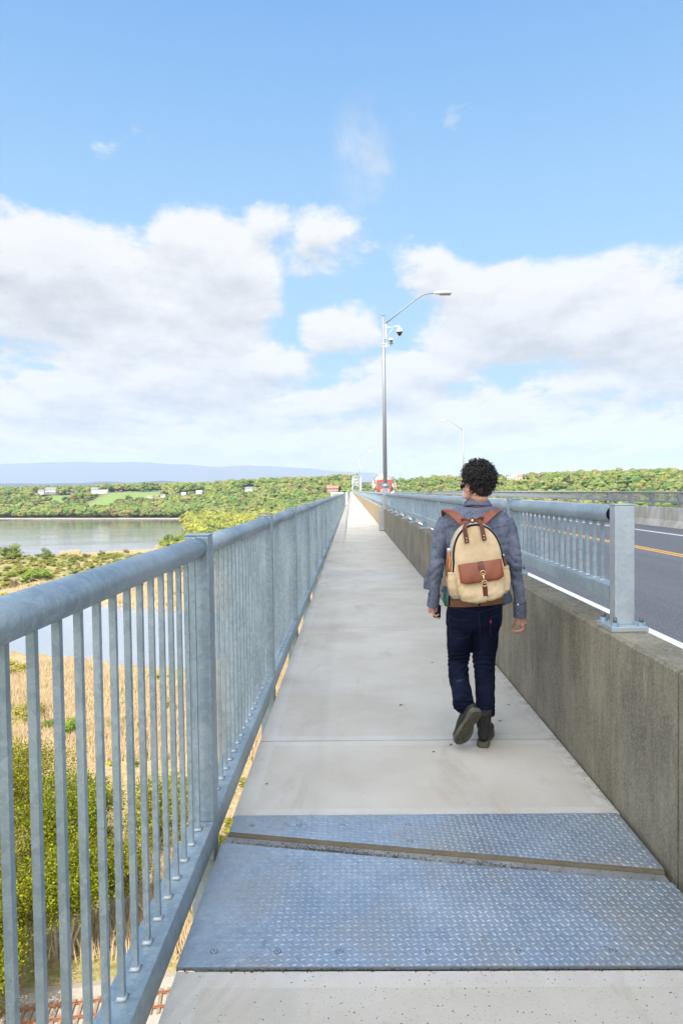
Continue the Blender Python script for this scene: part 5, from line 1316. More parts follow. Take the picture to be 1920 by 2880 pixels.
# trunk, arms and legs under the clothes
b.rings([pring(0, 1275, 1404, 1440, 4.48, .07), pring(0, 1262, 1415, 1480, 4.48, .09), pring(0, 1268, 1410, 1560, 4.48, .09), pring(0, 1275, 1402, 1650, 4.48, .085), pring(0, 1272, 1400, 1700, 4.46, .09), pring(0, 1272, 1398, 1752, 4.46, .075)])
LA = [PP(1256, 1466, 4.48), PP(1236, 1515, 4.46), PP(1226, 1590, 4.44), PP(1222, 1645, 4.48), PP(1218, 1698, 4.52), PP(1217, 1706, 4.53)]
RA = [PP(1420, 1468, 4.48), PP(1438, 1520, 4.46), PP(1450, 1590, 4.43), PP(1459, 1665, 4.46), PP(1461, 1722, 4.50), PP(1461, 1738, 4.505)]
b.tube(LA, [.046, .036, .030, .026, .023, .024], 14); b.tube(RA, [.046, .036, .030, .026, .023, .024], 14)
LL = [PP(1293, 1770, 4.46), PP(1290, 1835, 4.50), PP(1287, 1872, 4.51), PP(1293, 1925, 4.36), PP(1301, 1985, 4.15)]
RL = [PP(1362, 1770, 4.46), PP(1359, 1850, 4.47), PP(1361, 1880, 4.46), PP(1364, 1950, 4.38), PP(1361, 2040, 4.30)]
b.tube(LL, [.068, .055, .045, .036, .024], 14); b.tube(RL, [.068, .055, .045, .036, .028], 14)
# right hand: palm, four fingers curling forward under it, thumb leaving the side near the wrist
def chain(pts, rad, k=9): b.tube(pts, rad, k); [b.ell(p, r_, None, 8, 6) for p, r_ in zip(pts, rad)]
b.tube([PP(1461, 1734, 4.505), PP(1463, 1746, 4.51), PP(1466, 1758, 4.515)], [(.017, .024), (.016, .036), (.014, .036)], 14)
for i, (dy_, L_) in enumerate([(.034, 1.0), (.012, 1.08), (-.010, 1.0), (-.030, .82)]):
    Yk = 4.515+dy_; r_ = [.0095, .0098, .0092, .0082][i]; dn = [0, 1.5, 1, -2][i]
    chain([PP(1468, 1757, Yk), PP(1472, 1769+dn, Yk+.004), PP(1464-L_*2, 1777+dn, Yk+.008), PP(1454-L_*6, 1778+dn, Yk+.010), PP(1447-L_*7, 1774+dn, Yk+.012)], [r_*1.12, r_*1.05, r_, r_*.92, r_*.8])
chain([PP(1458, 1741, 4.525), PP(1448, 1748, 4.535), PP(1443, 1757, 4.545), PP(1442, 1766, 4.55), PP(1444, 1772, 4.55)], [.014, .0125, .0105, .010, .008])
# left hand, closed round the cloth it carries
b.tube([PP(1217, 1702, 4.53), PP(1217, 1712, 4.54), PP(1219, 1722, 4.55)], [(.017, .022), (.016, .034), (.014, .034)], 14)
for i, dy_ in enumerate((.032, .011, -.010, -.029)):
    Yk = 4.55+dy_; r_ = [.0092, .0095, .009, .008][i]; chain([PP(1218, 1720, Yk), PP(1219, 1730, Yk), PP(1226, 1734-i*.6, Yk+.003), PP(1232, 1729, Yk+.004)], [r_*1.1, r_, r_*.95, r_*.8])
chain([PP(1221, 1706, 4.56), PP(1229, 1712, 4.57), PP(1233, 1719, 4.575), PP(1232, 1725, 4.575)], [.013, .0115, .010, .008])
body = put(remesh(b, 'body', .0032, 2), 'body', 'skin', MAN)

# hair: a scalp cap and many springy curls
def hairline(x, y, z):   # local head coordinates on the unit-ish skull: where hair grows
    if z > .05: return True
    if y > .05: return z > .062
    if y > -.005: return z > -.008+(.02 if abs(x) > .06 else 0)
    return z > -.082+.0*abs(x)
b = MB(); rr = random.Random(5); b.ell(hl(0, -.016, .034), (.081, .100, .098), rm, 32, 20); b.ell(hl(0, -.052, -.030), (.066, .058, .064), rm, 20, 14)
cap = remesh(b, 'hair', .006, 2, lambda co, no: co+no*(FA(co, (70, 70, 70))*.004)[:, None])
# keep only where hair grows: drop front lower faces
bm = bmesh.new(); bm.from_mesh(cap); inv = HM.inverted()
bmesh.ops.delete(bm, geom=[f for f in bm.faces if (lambda q: not hairline(q.x, q.y, q.z+.004))(inv @ f.calc_center_median())], context='FACES'); bm.to_mesh(cap); bm.free()
hair = put(cap, 'hair', 'hair', MAN)
b = MB(); cnt = 0
while cnt < 1500:
    th, ph = rr.uniform(0, 6.283), math.acos(rr.uniform(-.95, 1)); d = Vector((math.sin(ph)*math.cos(th), math.sin(ph)*math.sin(th), math.cos(ph)))
    p = Vector((d.x*.080, d.y*.098-.016, d.z*.098+.032))
    if p.z < 0: p.y = min(p.y, p.y*.9-.01); p.x *= .95
    if not hairline(p.x, p.y, p.z): continue
    cnt += 1; out = rr.uniform(-.002, .030)+(.003 if d.z > .3 else 0); axd = (d+Vector((rr.uniform(-.8, .8), rr.uniform(-.8, .8), rr.uniform(-1.0, .3)))).normalized()
    u = axd.cross(Vector((rr.random(), rr.random(), rr.random()))).normalized(); v = axd.cross(u); r_ = rr.uniform(.005, .013); L_ = rr.uniform(.010, .026); a0 = rr.random()*6.28; tw = rr.uniform(5, 9); pts = []
    for q in range(9):
        s_ = q/8; pts.append(hl(*(p+d*out*(.4+s_*.6)+axd*L_*(s_-.4)+(u*math.cos(a0+tw*s_)+v*math.sin(a0+tw*s_))*r_)))
    b.tube(pts, [.0024]*7+[.0017, .0008], 4, cap=False)
b.build('curls', 'hair', hair)
# sunglasses
b = MB()
for s in (-1, 1):
    fr = [hl(s*(.034+.024*math.cos(a)), .104-.010*abs(.034+.024*math.cos(a))/.06, -.024+.020*math.sin(a)) for a in [2*math.pi*q/16 for q in range(16)]]
    fr2 = [p+(rm @ Vector((0, .004, 0))) for p in fr]; b.rings([fr, fr2], smooth=False)
    b.tube([hl(s*.060, .094, -.018), hl(s*.078, .07, -.014), hl(s*.084, .005, -.006), hl(s*.083, -.02, -.016)], [(.003, .010), (.002, .007), (.0015, .004), .002], 6)
b.tube([hl(-.012, .104, -.018), hl(.012, .104, -.018)], .002, 6); b.build('sunglasses', 'zip_black', MAN)

# shirt
b = MB()
b.rings([pring(0, 1300, 1382, 1424, 4.49, .075), pring(0, 1278, 1402, 1430, 4.49, .085), pring(0, 1254, 1424, 1442, 4.49, .095), pring(0, 1240, 1434, 1462, 4.48, .110), pring(0, 1243, 1432, 1500, 4.48, .122), pring(0, 1250, 1426, 1550, 4.48, .122), pring(0, 1254, 1420, 1610, 4.475, .115), pring(0, 1256, 1416, 1655, 4.47, .115), pring(0, 1255, 1418, 1682, 4.47, .118)])
SL = [PP(1256, 1462, 4.48), PP(1241, 1490, 4.47), PP(1233, 1530, 4.455), PP(1227, 1590, 4.44), PP(1222, 1640, 4.47), PP(1219, 1685, 4.51), PP(1217, 1700, 4.525)]
SR = [PP(1419, 1464, 4.48), PP(1434, 1492, 4.47), PP(1440, 1530, 4.455), PP(1448, 1590, 4.43), PP(1456, 1650, 4.455), PP(1461, 1700, 4.49), PP(1461, 1731, 4.503)]
b.tube(SL, [.057, .054, .049, .046, .041, .037, .037], 20); b.tube(SR, [.056, .052, .046, .042, .039, .039, .039], 20)
b.tube([PP(1216, 1600, 4.44), PP(1207, 1634, 4.46), PP(1203, 1658, 4.475)], [(.018, .03), (.020, .040), (.015, .036)], 14)   # loose sleeve fold at the left elbow
b.tube([PP(1406, 1660, 4.52), PP(1419, 1682, 4.53), PP(1426, 1700, 4.53)], [(.03, .05), (.034, .05), (.030, .045)], 14)    # shirt tail at the right hip
b.tube([PP(1262, 1655, 4.54), PP(1254, 1672, 4.55)], [(.03, .05), (.026, .05)], 14)
eL, eR = SL[3], SR[3]
def sdef(co, no):
    v = FA(co, (16, 16, 30))*.0040+(1-np.abs(FB(co, (30, 30, 34))))*.0040-.003
    for e in (eL, eR):
        d = np.linalg.norm(co-np.array(e), axis=1); g_ = np.exp(-(d/.11)**2)
        v = v+g_*.0075*np.abs(np.sin((co[:, 2]*60+co[:, 0]*30*np.sign(co[:, 0]-1)+2.2*FC_(co, (12, 12, 12)))))-g_*.002
    for e in (SL[1], SR[1]):
        d = np.linalg.norm(co-np.array(e)-np.array([0, 0, -.09]), axis=1); g_ = np.exp(-(d/.10)**2)
        v = v+g_*.006*np.abs(np.sin(co[:, 0]*46+co[:, 2]*34+1.5*FB(co, (12, 12, 12))))
    return co+no*np.clip(v, -.006, .012)[:, None]
shirt = put(remesh(b, 'shirt', .0055, 3, sdef), 'shirt', 'chambray', MAN)
# collar: folded band standing round the neck
b = MB(); cN = PP(1341, 1418, 4.485); ringsC = []
for rad, zz in ((.063, -.020), (.064, .010), (.066, .020), (.072, .022), (.084, .004), (.094, -.016), (.090, -.018), (.074, -.006)):
    ringsC.append([Vector((cN.x+rad*1.06*math.cos(a), cN.y+rad*.98*math.sin(a)+.008, cN.z+zz-.012*math.sin(a)+.003*math.cos(a*3))) for a in [2*math.pi*q/36 for q in range(36)]])
b.rings(ringsC, cap=False); b.build('collar', 'chambray', shirt)
def cuff(p0, p1, r0, r1, name='cuff'):
    b = MB(); b.tube([p0, p1], [r0, r1], 24, cap=False); b.tube([p1, p1+(p0-p1)*.02], [r1, r1-.005], 24, cap=False); b.tube([p1+(p0-p1)*.02, p0], [r1-.005, r0-.006], 24, cap=False); return b.build(name, 'chambray', shirt)
cuff(SR[5]-(SR[6]-SR[5])*.15, SR[6]+(SR[6]-SR[5])*.12, .0425, .0415); cuff(SL[5]-(SL[6]-SL[5])*.9, SL[6]+(SL[6]-SL[5])*.25, .040, .040)
for (px, py, Y) in ((1456, 1701, 4.452), (1457, 1724, 4.464), (1225, 1673, 4.467), (1223, 1689, 4.484)):
    p = PP(px, py, Y); b = MB(); b.tube([p+Vector((0, .006, 0)), p+Vector((0, -.0015, .0005))], .0055, 12); b.build('button', 'button', shirt)
b = MB()   # yoke seam across the shoulders
b.tube([PP(1262, 1478, 4.372), PP(1300, 1486, 4.360), PP(1344, 1489, 4.357), PP(1388, 1486, 4.360), PP(1424, 1478, 4.370)], .0014, 5); b.build('yoke_seam', 'stitch', shirt)
b = MB(); b.rings([pring(0, 1247, 1262, 1660, 4.54, .05, 16), pring(0, 1246, 1262, 1690, 4.54, .05, 16), pring(0, 1249, 1262, 1703, 4.54, .045, 16)]); b.build('undershirt', 'teal_cloth', MAN)

# jeans
b = MB()
b.rings([pring(0, 1261, 1411, 1679, 4.465, .112), pring(0, 1258, 1411, 1700, 4.465, .117), pring(0, 1254, 1411, 1730, 4.46, .122), pring(0, 1253, 1409, 1755, 4.46, .120), pring(0, 1262, 1398, 1772, 4.46, .095), pring(0, 1285, 1375, 1784, 4.46, .055)], smooth=True)
JL = [PP(1294, 1738, 4.46), PP(1292, 1800, 4.475), PP(1290, 1840, 4.50), PP(1287, 1872, 4.505), PP(1291, 1912, 4.40), PP(1299, 1952, 4.26), PP(1303, 1984, 4.14)]
JR = [PP(1369, 1738, 4.46), PP(1364, 1805, 4.465), PP(1359, 1850, 4.47), PP(1361, 1880, 4.46), PP(1364, 1930, 4.41), PP(1364, 1975, 4.355), PP(1362, 2012, 4.315)]
b.tube(JL, [.088, .086, .075, .066, .063, .062, .062], 24); b.tube(JR, [.088, .083, .073, .066, .063, .063, .062], 24)
kL, kR, hL, hR = (np.array(v) for v in (PP(1288, 1862, 4.46), PP(1360, 1862, 4.44), JL[6], JR[6]))
def jdef(co, no):
    v = FA(co, (14, 14, 22))*.0030+FB(co, (30, 30, 46))*.0018
    for e, s_, A_ in ((kL, .075, .0105), (kR, .075, .0095), (hL, .06, .008), (hR, .07, .0085)):
        d = np.linalg.norm((co-e)*np.array([.6, .6, 1]), axis=1); g_ = np.exp(-(d/s_)**2)
        v = v+g_*A_*(np.abs(np.sin(co[:, 2]*105+1.7*FC_(co, (16, 16, 10))))-.45)
    return co+no*v[:, None]
jeans = put(remesh(b, 'jeans', .0055, 3, jdef), 'jeans', 'denim', MAN)
for (a, c, r_) in ((JL[5], JL[6], .061), (JR[5], JR[6], .064)):
    d = (c-a).normalized(); b = MB(); p0, p1 = c-d*.046, c-d*.006
    b.tube([p0, p0-d*.0+d*.006, p1], [r_-.008, r_-.001, r_+.000], 28, cap=False); b.cur = 1; b.tube([p1, p1-d*.004], [r_+.000, r_-.008], 28, cap=False); b.build('turn_up', ['denim', 'lining'], jeans)
def pk(pts, dep=0):   # stitched outline of a back pocket, lying on the seat
    b = MB(); b.tube([PP(px, py, Y) for px, py, Y in pts], .0014, 5, cap=True); b.build('back_pocket', 'stitch', jeans)
pk([(1262, 1731, 4.352), (1275, 1742, 4.338), (1300, 1745, 4.336), (1325, 1744, 4.343), (1320, 1787, 4.360), (1296, 1798, 4.362), (1266, 1786, 4.368), (1262, 1731, 4.352)])
pk([(1381, 1736, 4.337), (1408, 1728, 4.372), (1408, 1762, 4.372), (1393, 1797, 4.372), (1377, 1782, 4.352), (1381, 1736, 4.337)])
b = MB(); p = PP(1379.5, 1749, 4.333); b.box(p.x-.003, p.x+.003, p.y-.002, p.y+.001, p.z-.009, p.z+.009); b.build('pocket_tab', 'red_tab', jeans)
b = MB(); b.tube([PP(1262, 1706, 4.352), PP(1300, 1716, 4.340), PP(1346, 1722, 4.338), PP(1385, 1712, 4.342), PP(1408, 1703, 4.366)], .0013, 5); b.tube([PP(1346, 1722, 4.338), PP(1349, 1760, 4.338), PP(1348, 1790, 4.362)], .0015, 5); b.build('seam', 'stitch', jeans)
b = MB(); o_, i_ = [], []
for py in (1679, 1697):
    c = pring(0, 1257, 1414, py, 4.465, .121, 48, 2.3); o_.append([v+Vector((0, 0, (v.x-PP(1338, py, 4.465).x)*.06)) for v in c])
b.rings(o_, cap=False); b.build('belt', 'belt_leather', MAN)
for px, Y_ in ((1347.5, 4.338), (1263, 4.375)):
    b = MB(); p = PP(px, 1689, Y_); b.bbox(p.x-.0055, p.x+.0055, p.y-.006, p.y+.002, p.z-.034, p.z+.030, .0015); b.build('belt_loop', 'denim', jeans)

for nm_ in ('denim', 'chambray', 'navy_cloth', 'hair', 'boot_leather', 'stitch', 'zip_black', 'canvas', 'canvas_pale', 'sole_rubber'):
    M[nm_].node_tree.nodes['Principled BSDF'].inputs['Specular IOR Level'].default_value = {'hair': .5, 'boot_leather': .25}.get(nm_, .08)
# boots
def boot(mtx, label, lace, sh_=.275):
    def W(x, y, z): return mtx @ Vector((x, y, z))
    r3 = mtx.to_3x3(); b = MB()
    b.ell(W(0, .002, .078), (.038, .046, .058), r3, 20, 14); b.tube([W(0, .0, .062), W(0, .07, .070), W(.002, .14, .062), W(.004, .20, .052)], [.036, .043, .046, .041], 20); b.ell(W(.004, .205, .052), (.046, .050, .036), r3, 20, 14)
    b.tube([W(0, .045, .085), W(0, .02, .14), W(0, .010, .20), W(0, .004, sh_)][:4], [.040, .045, .049, .054], 22); b.ell(W(0, .09, .085), (.036, .055, .034), r3)
    def df(co, no): return co+no*(FB(co, (45, 45, 60))*.0012+FA(co, (20, 20, 30))*.0014)[:, None]
    up_ = put(remesh(b, 'boot', .0048, 2, df), 'boot', 'boot_leather', MAN, label=label)
    prof = [(-.048, .012), (-.045, .026), (-.03, .036), (0, .039), (.04, .035), (.08, .036), (.13, .046), (.17, .050), (.21, .046), (.238, .034), (.254, .014)]
    ol = [(-w_, y) for y, w_ in prof]+[(w_, y) for y, w_ in reversed(prof)]
    b = MB(); zt_ = lambda y: .010*sstep(np.array((y-.17)/.09)).item()
    b.rings([[W(x*.97, y, .002+zt_(y)+(.012 if .045 < y < .085 else 0)) for x, y in ol], [W(x*1.04, y*1.01, .008+zt_(y)+(.008 if .045 < y < .085 else 0)) for x, y in ol], [W(x*1.05, y*1.01, .028+zt_(y)*.8) for x, y in ol], [W(x*1.0, y, .034+zt_(y)*.8) for x, y in ol]], smooth=False)
    for yy in (.100, .116, .132, .148, .208, .222):
        w_ = np.interp(yy, [q for q, _ in prof], [q for _, q in prof])*.86
        for s in (-1, 1): b._a([W(s*w_, yy-.004, -.002+zt_(yy)), W(s*w_, yy+.005, -.002+zt_(yy)), W(s*.012, yy+.008, -.002+zt_(yy)), W(s*.012, yy, -.002+zt_(yy)), W(s*w_, yy-.004, .004+zt_(yy)), W(s*w_, yy+.005, .004+zt_(yy)), W(s*.012, yy+.008, .004+zt_(yy)), W(s*.012, yy, .004+zt_(yy))], [(0, 1, 2, 3), (4, 7, 6, 5), (0, 4, 5, 1), (1, 5, 6, 2), (2, 6, 7, 3), (3, 7, 4, 0)])
    for yy in (-.034, -.020, -.006, .008, .022):
        w_ = np.interp(yy, [q for q, _ in prof], [q for _, q in prof])*.9; x1_ = w_ if yy > -.01 else w_*.9
        for s in (-1, 1): b._a([W(s*x1_, yy-.003, -.002), W(s*x1_, yy+.005, -.002), W(s*.010, yy+.005, -.002), W(s*.010, yy-.003, -.002), W(s*x1_, yy-.003, .004), W(s*x1_, yy+.005, .004), W(s*.010, yy+.005, .004), W(s*.010, yy-.003, .004)], [(0, 1, 2, 3), (4, 7, 6, 5), (0, 4, 5, 1), (1, 5, 6, 2), (2, 6, 7, 3), (3, 7, 4, 0)])
    for k_ in range(8):
        a = k_*.785; b.ell(W(.016*math.cos(a), .180+.014*math.sin(a), .003+zt_(.18)), (.006, .005, .004), r3, 8, 6)
    b.build('sole', 'sole_rubber', up_)
    b = MB(); b.tube([W(.030*s, .047-.01*abs(s), .10+.028*j) for j in range(5) for s in ((-1, 1) if j % 2 else (1, -1))], .0022, 5)
    if lace: b.tube([W(-.04, .05, .20), W(-.058, .03, .18), W(-.068, .0, .15), W(-.075, -.012, .125)], .0022, 5); b.tube([W(.03, .05, .19), W(.05, .02, .235), W(.058, -.0, .24)], .0025, 5)
    b.build('laces', 'zip_black', up_)
    b = MB(); b.rings([[W(x*.010, -.047+abs(x)*.001, z) for x in (-1, 1)]+[W(x*.010, -.040, z) for x in (1, -1)] for z in (.10, .15, .20, sh_-.02)], smooth=False); b.build('heel_strip', 'boot_leather', up_)
g0 = atZ(1359, 2108, 0)
boot(Matrix.Translation((g0.x+.012, g0.y+.060, 0.002)) @ Matrix.Rotation(R(-17), 4, 'Z'), 'right boot planted flat on the slab, heel to the viewer', False, .225)
yv = -Vector((.088, -.125, .245)).normalized(); zv = Vector((-.18, .88, .5)); zv = (zv-yv*zv.dot(yv)).normalized(); xv = yv.cross(zv)
toe = PP(1291, 2099, 4.20); og = toe-yv*.254
boot(Matrix(((xv.x, yv.x, zv.x, og.x), (xv.y, yv.y, zv.y, og.y), (xv.z, yv.z, zv.z, og.z), (0, 0, 0, 1))), 'left boot lifted at the heel, its treaded sole showing', True)

# dark cloth carried in the left hand
b = MB(); b.rings([pring(0, 1215, 1238, 1702, 4.56, .028, 20), pring(0, 1216, 1239, 1714, 4.565, .030, 20), pring(0, 1217, 1238, 1728, 4.565, .030, 20), pring(0, 1217, 1239, 1737, 4.565, .028, 20)])
me = remesh(b, 'cloth', .004, 2, lambda co, no: co+no*(FA(co, (40, 40, 20))*.003)[:, None])
pc = PP(1227, 1737, 4.565); CL = empty('folded_cloth', tuple(pc), 'small folded navy cloth hanging from the left hand of the walking man', 'cloth'); put(me, 'cloth', 'navy_cloth', CL)
b = MB(); b.rings([pring(0, 1222, 1238, 1735, 4.563, .029, 20), pring(0, 1223, 1237, 1739, 4.563, .028, 20)]); b.build('tan_hem', 'canvas', CL)

# ============================================================ BACKPACK
BC = PP(1339, 1577, 4.19); BM = Matrix.Translation(BC) @ Matrix.Rotation(R(-5.5), 4, 'Y') @ Matrix.Diagonal((.955, 1, 1, 1))
def bl(x, y, z): return BM @ Vector((x, y, z))
BP = empty('backpack', tuple(BC+Vector((0, 0, -.24))), 'cream canvas backpack with brown leather flap and straps on the man\'s back', 'backpack')
def outline(s=1.0, n=64, top=.236, bot=-.236):
    out = []
    for i in range(n):
        t = 2*math.pi*i/n; c_, s_ = math.cos(t), math.sin(t)
        if s_ >= 0: x, z = .163*abs(c_)**.92*(1 if c_ > 0 else -1), .015+(top-.015)*s_**.98
        else: x, z = .172*abs(c_)**.50*(1 if c_ > 0 else -1), .015+(bot-.015)*-abs(s_)**.62*-1
        out.append((x*s, .015+(z-.015)*s))
    return out
b = MB(); lay = [(.085, .90), (.078, .97), (.05, 1.0), (0, 1.01), (-.035, 1.0), (-.052, .965)]
b.rings([[bl(x, y, z) for x, z in outline(s)] for y, s in lay], cap=True); b.build('gusset', 'canvas_pale', BP)
b = MB(); b.rings([[bl(x, y+.004*math.sin(x*30)*0, z) for x, z in outline(s)] for y, s in [(-.050, .965), (-.060, .95), (-.068, .90), (-.075, .78), (-.080, .5), (-.082, .15)]]); b.build('front_panel', 'canvas', BP)
b = MB(); zo = outline(.945)
zpts = [bl(x, -.063, z) for (x, z) in zo[:33]]; zpts = [bl(.163, -.058, -.045)]+zpts+[bl(-.163, -.058, -.05)]
b.tube(zpts, .0065, 8); b.build('zipper', 'zip_black', BP)
b = MB(); b.tube([bl(x*1.035, -.058, z+.004) for x, z in zo[:33]], .0028, 6); b.build('piping', 'canvas_pale', BP)
# lower front pocket
def pdef(co, no): return co+no*(FA(co, (26, 26, 26))*.0045+FB(co, (60, 20, 60))*.0025)[:, None]
def ringl(cx, cy, z, a, d, n=36, pw=2.8):
    return [bl(cx+a*abs(math.cos(t))**(2/pw)*(1 if math.cos(t) > 0 else -1), cy+d*abs(math.sin(t))**(2/pw)*(1 if math.sin(t) > 0 else -1), z) for t in [2*math.pi*i/n for i in range(n)]]
b = MB(); b.rings([ringl(0, -.045, -.243, .095, .040), ringl(0, -.048, -.230, .130, .055), ringl(0, -.05, -.195, .150, .062), ringl(0, -.05, -.12, .150, .058), ringl(0, -.05, -.05, .142, .045), ringl(0, -.05, -.02, .136, .033)])
put(remesh(b, 'front_pocket', .006, 2, pdef), 'front_pocket', 'canvas', BP)
# side pockets
for s in (-1, 1):
    b = MB(); cx_ = s*.168
    b.rings([ringl(cx_-s*.02, 0, -.215, .022, .045, 28), ringl(cx_-s*.006, -.005, -.19, .030, .060, 28), ringl(cx_, -.008, -.14, .036, .068, 28), ringl(cx_, -.008, -.09, .035, .066, 28), ringl(cx_-s*.002, -.008, -.062, .031, .060, 28), ringl(cx_-s*.001, -.008, -.052, .033, .063, 28), ringl(cx_, -.008, -.046, .028, .055, 28)])
    def spd(co, no):
        a_ = np.array(BM.inverted()); lz = co@a_[2, :3]+a_[2, 3]; g_ = np.exp(-((lz+.06)/.05)**2); lx_ = co@a_[0, :3]; ly_ = co@a_[1, :3]
        return co+no*(FA(co, (30, 30, 24))*.0032+g_*.0022*np.sin(lx_*420+ly_*300))[:, None]
    put(remesh(b, 'side_pocket', .0045, 1, spd), 'side_pocket', 'canvas', BP)
# flap
def ribbon(b, pts, wd, th, nrm):
    pts = [Vector(p) for p in pts]; rs = []
    for i, p in enumerate(pts):
        t = (pts[min(i+1, len(pts)-1)]-pts[max(i-1, 0)]).normalized(); nn_ = nrm[i] if isinstance(nrm, list) else nrm; nn_ = (nn_-t*nn_.dot(t)).normalized(); s_ = t.cross(nn_); w_ = wd[i] if isinstance(wd, list) else wd
        rs.append([p+s_*w_/2-nn_*th/2, p+s_*w_/2*.96+nn_*th/2, p-s_*w_/2*.96+nn_*th/2, p-s_*w_/2-nn_*th/2])
    return b.rings(rs, smooth=False)
b = MB(); rows = []
NU, NV = 16, 10
for lay_ in (0, 1):
    for j in range(NV+1):
        v = j/NV
        for i in range(NU+1):
            u = i/NU*2-1; hw = .137*(1 if v < .8 else 1-.05*((v-.8)/.2)**2); x = u*hw; zc = .002-.118*v+(.012*(1-abs(u))*0)
            z = zc+(.012*max(0, abs(u)-.82)/.18 if v > .95 else 0)+x*.035
            y = -.088-.028*math.sin(min(1, v*1.15)*1.5)+.010*abs(u)**3+.0015*math.sin(u*9+v*5)-(.0 if lay_ else .005)
            rows.append(bl(x+.004, y, z))
w1 = NU+1; h1 = (NV+1)*w1; fs = []
for j in range(NV):
    for i in range(NU):
        a = j*w1+i; fs.append((a, a+w1, a+w1+1, a+1)); fs.append((h1+a, h1+a+1, h1+a+w1+1, h1+a+w1))
for i in range(NU): fs.append((i, i+1, h1+i+1, h1+i)); a = NV*w1+i; fs.append((a+1, a, h1+a, h1+a+1))
for j in range(NV): a = j*w1; fs.append((a+w1, a, h1+a, h1+a+w1)); a += NU; fs.append((a, a+w1, h1+a+w1, h1+a))
b._a(rows, fs, True); fl = b.build('flap', 'leather', BP)
out_ = BM.to_3x3() @ Vector((0, -1, 0))
b = MB(); ribbon(b, [bl(.006, -.096, .004), bl(.008, -.114, -.02), bl(.009, -.121, -.052)], .030, .004, out_); b.build('flap_tab', 'leather_dark', fl)
b = MB(); ribbon(b, [bl(.014, -.124, -.128), bl(.014, -.121, -.16), bl(.014, -.118, -.20), bl(.013, -.098, -.235), bl(.012, -.05, -.248)], .029, .004, [out_, out_, out_, (out_+Vector((0, 0, -.8))).normalized(), Vector((0, 0, -1))]); b.build('lower_strap', 'leather_dark', BP)
def ring_d(cx, cz, r_, y, half=False):
    b = MB(); ps = [bl(cx+r_*math.cos(a), y, cz+r_*math.sin(a)*(.95)) for a in [2*math.pi*q/20 for q in range(21)]]; b.tube(ps, .0024, 8, cap=False); return b
b = ring_d(.009, -.062, .0155, -.129); b.tube([bl(.009, -.131, -.076), bl(.011, -.133, -.088), bl(.010, -.133, -.100), bl(.012, -.132, -.112)], [.003, .006, .0035, .006], 10)
q_ = ring_d(.013, -.124, .0185, -.131); b._a(q_.v, q_.f, True); b.ell(bl(.009, -.128, -.066), (.004, .003, .004)); b.build('clasp', 'gold', BP)
# carrying handles with rivets, knot between them
for s, xe, ze in ((-1, -.070, .0), (1, .042, .0)):
    pass
def hp(px, py, Y): return PP(px, py, Y)
for pts, riv in (([(1313, 1528, 4.101), (1309, 1505, 4.100), (1306, 1485, 4.102), (1309, 1474, 4.108), (1318, 1467, 4.118), (1327, 1466, 4.122)], [(1311, 1514), (1312, 1522)]),
                 ([(1362, 1520, 4.101), (1358, 1500, 4.100), (1355, 1482, 4.104), (1350, 1471, 4.110), (1340, 1465, 4.118), (1328, 1465, 4.122)], [(1360, 1506), (1361, 1515)])):
    b = MB(); ribbon(b, [hp(*p) for p in pts], [.027, .026, .027, .022, .018, .016], .005, [out_, out_, out_, (out_+Vector((0, 0, .6))).normalized(), (out_+Vector((0, 0, 1.2))).normalized(), (out_+Vector((0, 0, 1.2))).normalized()]); h_ = b.build('handle', 'leather_dark', BP)
    for px, py in riv: b = MB(); b.ell(hp(px, py, 4.097), (.0042, .0025, .0042), None, 12, 8); b.build('rivet', 'gold', h_)
b = MB(); p = hp(1327, 1464, 4.115); b.bbox(p.x-.014, p.x+.014, p.y-.010, p.y+.010, p.z-.014, p.z+.014, .005); ribbon(b, [hp(1297, 1464, 4.15), hp(1306, 1461, 4.13), hp(1318, 1463, 4.12), hp(1327, 1463, 4.118), hp(1340, 1461, 4.12), hp(1350, 1457, 4.13), hp(1358, 1460, 4.15)], [.022, .018, .010, .012, .010, .018, .024], .006, out_); kn = b.build('handle_wrap', 'leather_dark', BP)
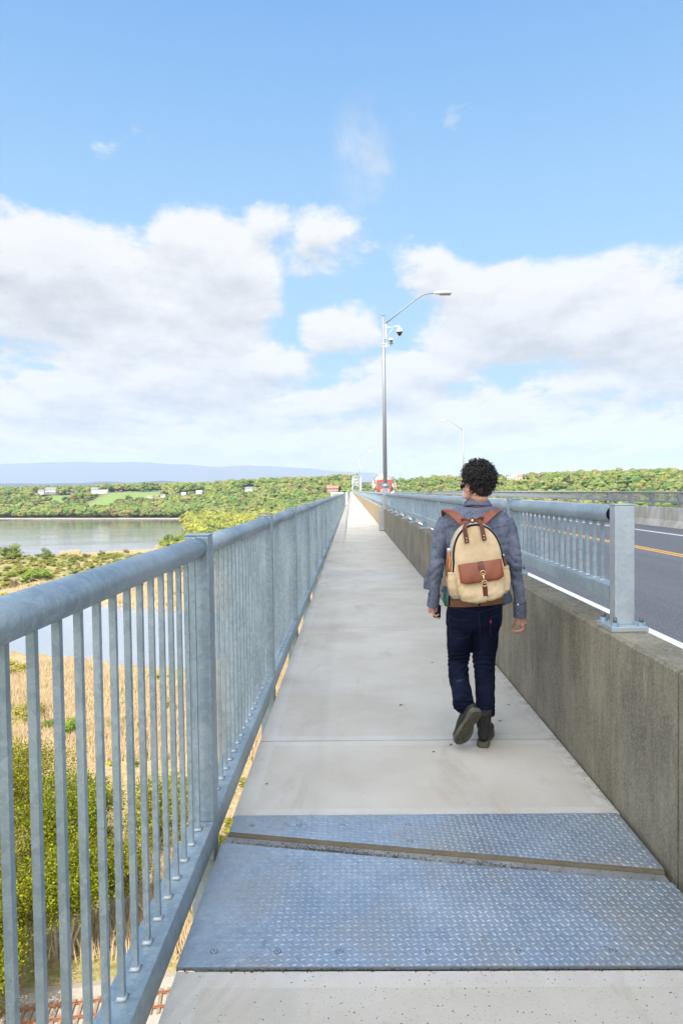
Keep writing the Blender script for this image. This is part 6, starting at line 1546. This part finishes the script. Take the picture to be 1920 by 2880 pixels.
b = MB(); b.ell(p+Vector((0, -.0115, 0)), (.0085, .003, .0085), None, 16, 8); b.build('rivet', 'gold', kn)
# shoulder straps
bk = Vector((0, -1, 0)); upv = Vector((0, 0, 1))
for pts in ([(1306, 1474, 4.28), (1297, 1466, 4.325), (1283, 1453, 4.345), (1268, 1441, 4.362), (1257, 1435, 4.41), (1252, 1433, 4.47), (1251, 1437, 4.54), (1254, 1460, 4.615), (1258, 1510, 4.64), (1262, 1560, 4.62)],
            [(1350, 1472, 4.28), (1359, 1464, 4.325), (1373, 1451, 4.345), (1387, 1440, 4.362), (1398, 1435, 4.41), (1404, 1434, 4.47), (1406, 1438, 4.54), (1405, 1460, 4.615), (1402, 1510, 4.64), (1400, 1560, 4.62)]):
    b = MB(); nn_ = [Vector((0, -1, .3)), Vector((0, -1, .3)), Vector((0, -.9, .5)), Vector((0, -.7, .8)), Vector((0, -.3, 1)), upv, Vector((0, .4, 1)), Vector((0, 1, .2)), Vector((0, 1, 0)), Vector((0, 1, 0))]
    ribbon(b, [PP(*p) for p in pts], .052, .007, [v.normalized() for v in nn_]); b.build('shoulder_strap', 'leather', BP)
b = MB(); b.tube([bl(.163, -.060, .03), bl(.166, -.063, .015)], .004, 6); b.build('zip_pull', 'gold', BP)
b = MB(); ribbon(b, [bl(.166, -.064, .012), bl(.168, -.066, -.015), bl(.174, -.068, -.04)], [.010, .018, .010], .003, out_); b.build('pull_tab', 'leather_dark', BP)
# bottle in the left side pocket
b0 = bl(-.172, -.008, -.17); t0 = PP(1263, 1541, 4.185); ax_ = (t0-b0); BT = empty('water_bottle', tuple(b0), 'wood-grain bottle with steel cap in the side pocket of the backpack', 'bottle')
b = MB(); b.tube([b0+ax_*f_ for f_ in (0, .04, .45, .62, .74, .84, .90)], [.027, .031, .031, .029, .023, .017, .016], 24); b.build('flask', 'wood', BT)
b = MB(); b.tube([b0+ax_*f_ for f_ in (.895, .905, .99, 1.0)], [.0155, .0165, .0165, .014], 24); b.build('cap', 'steel_cap', BT)
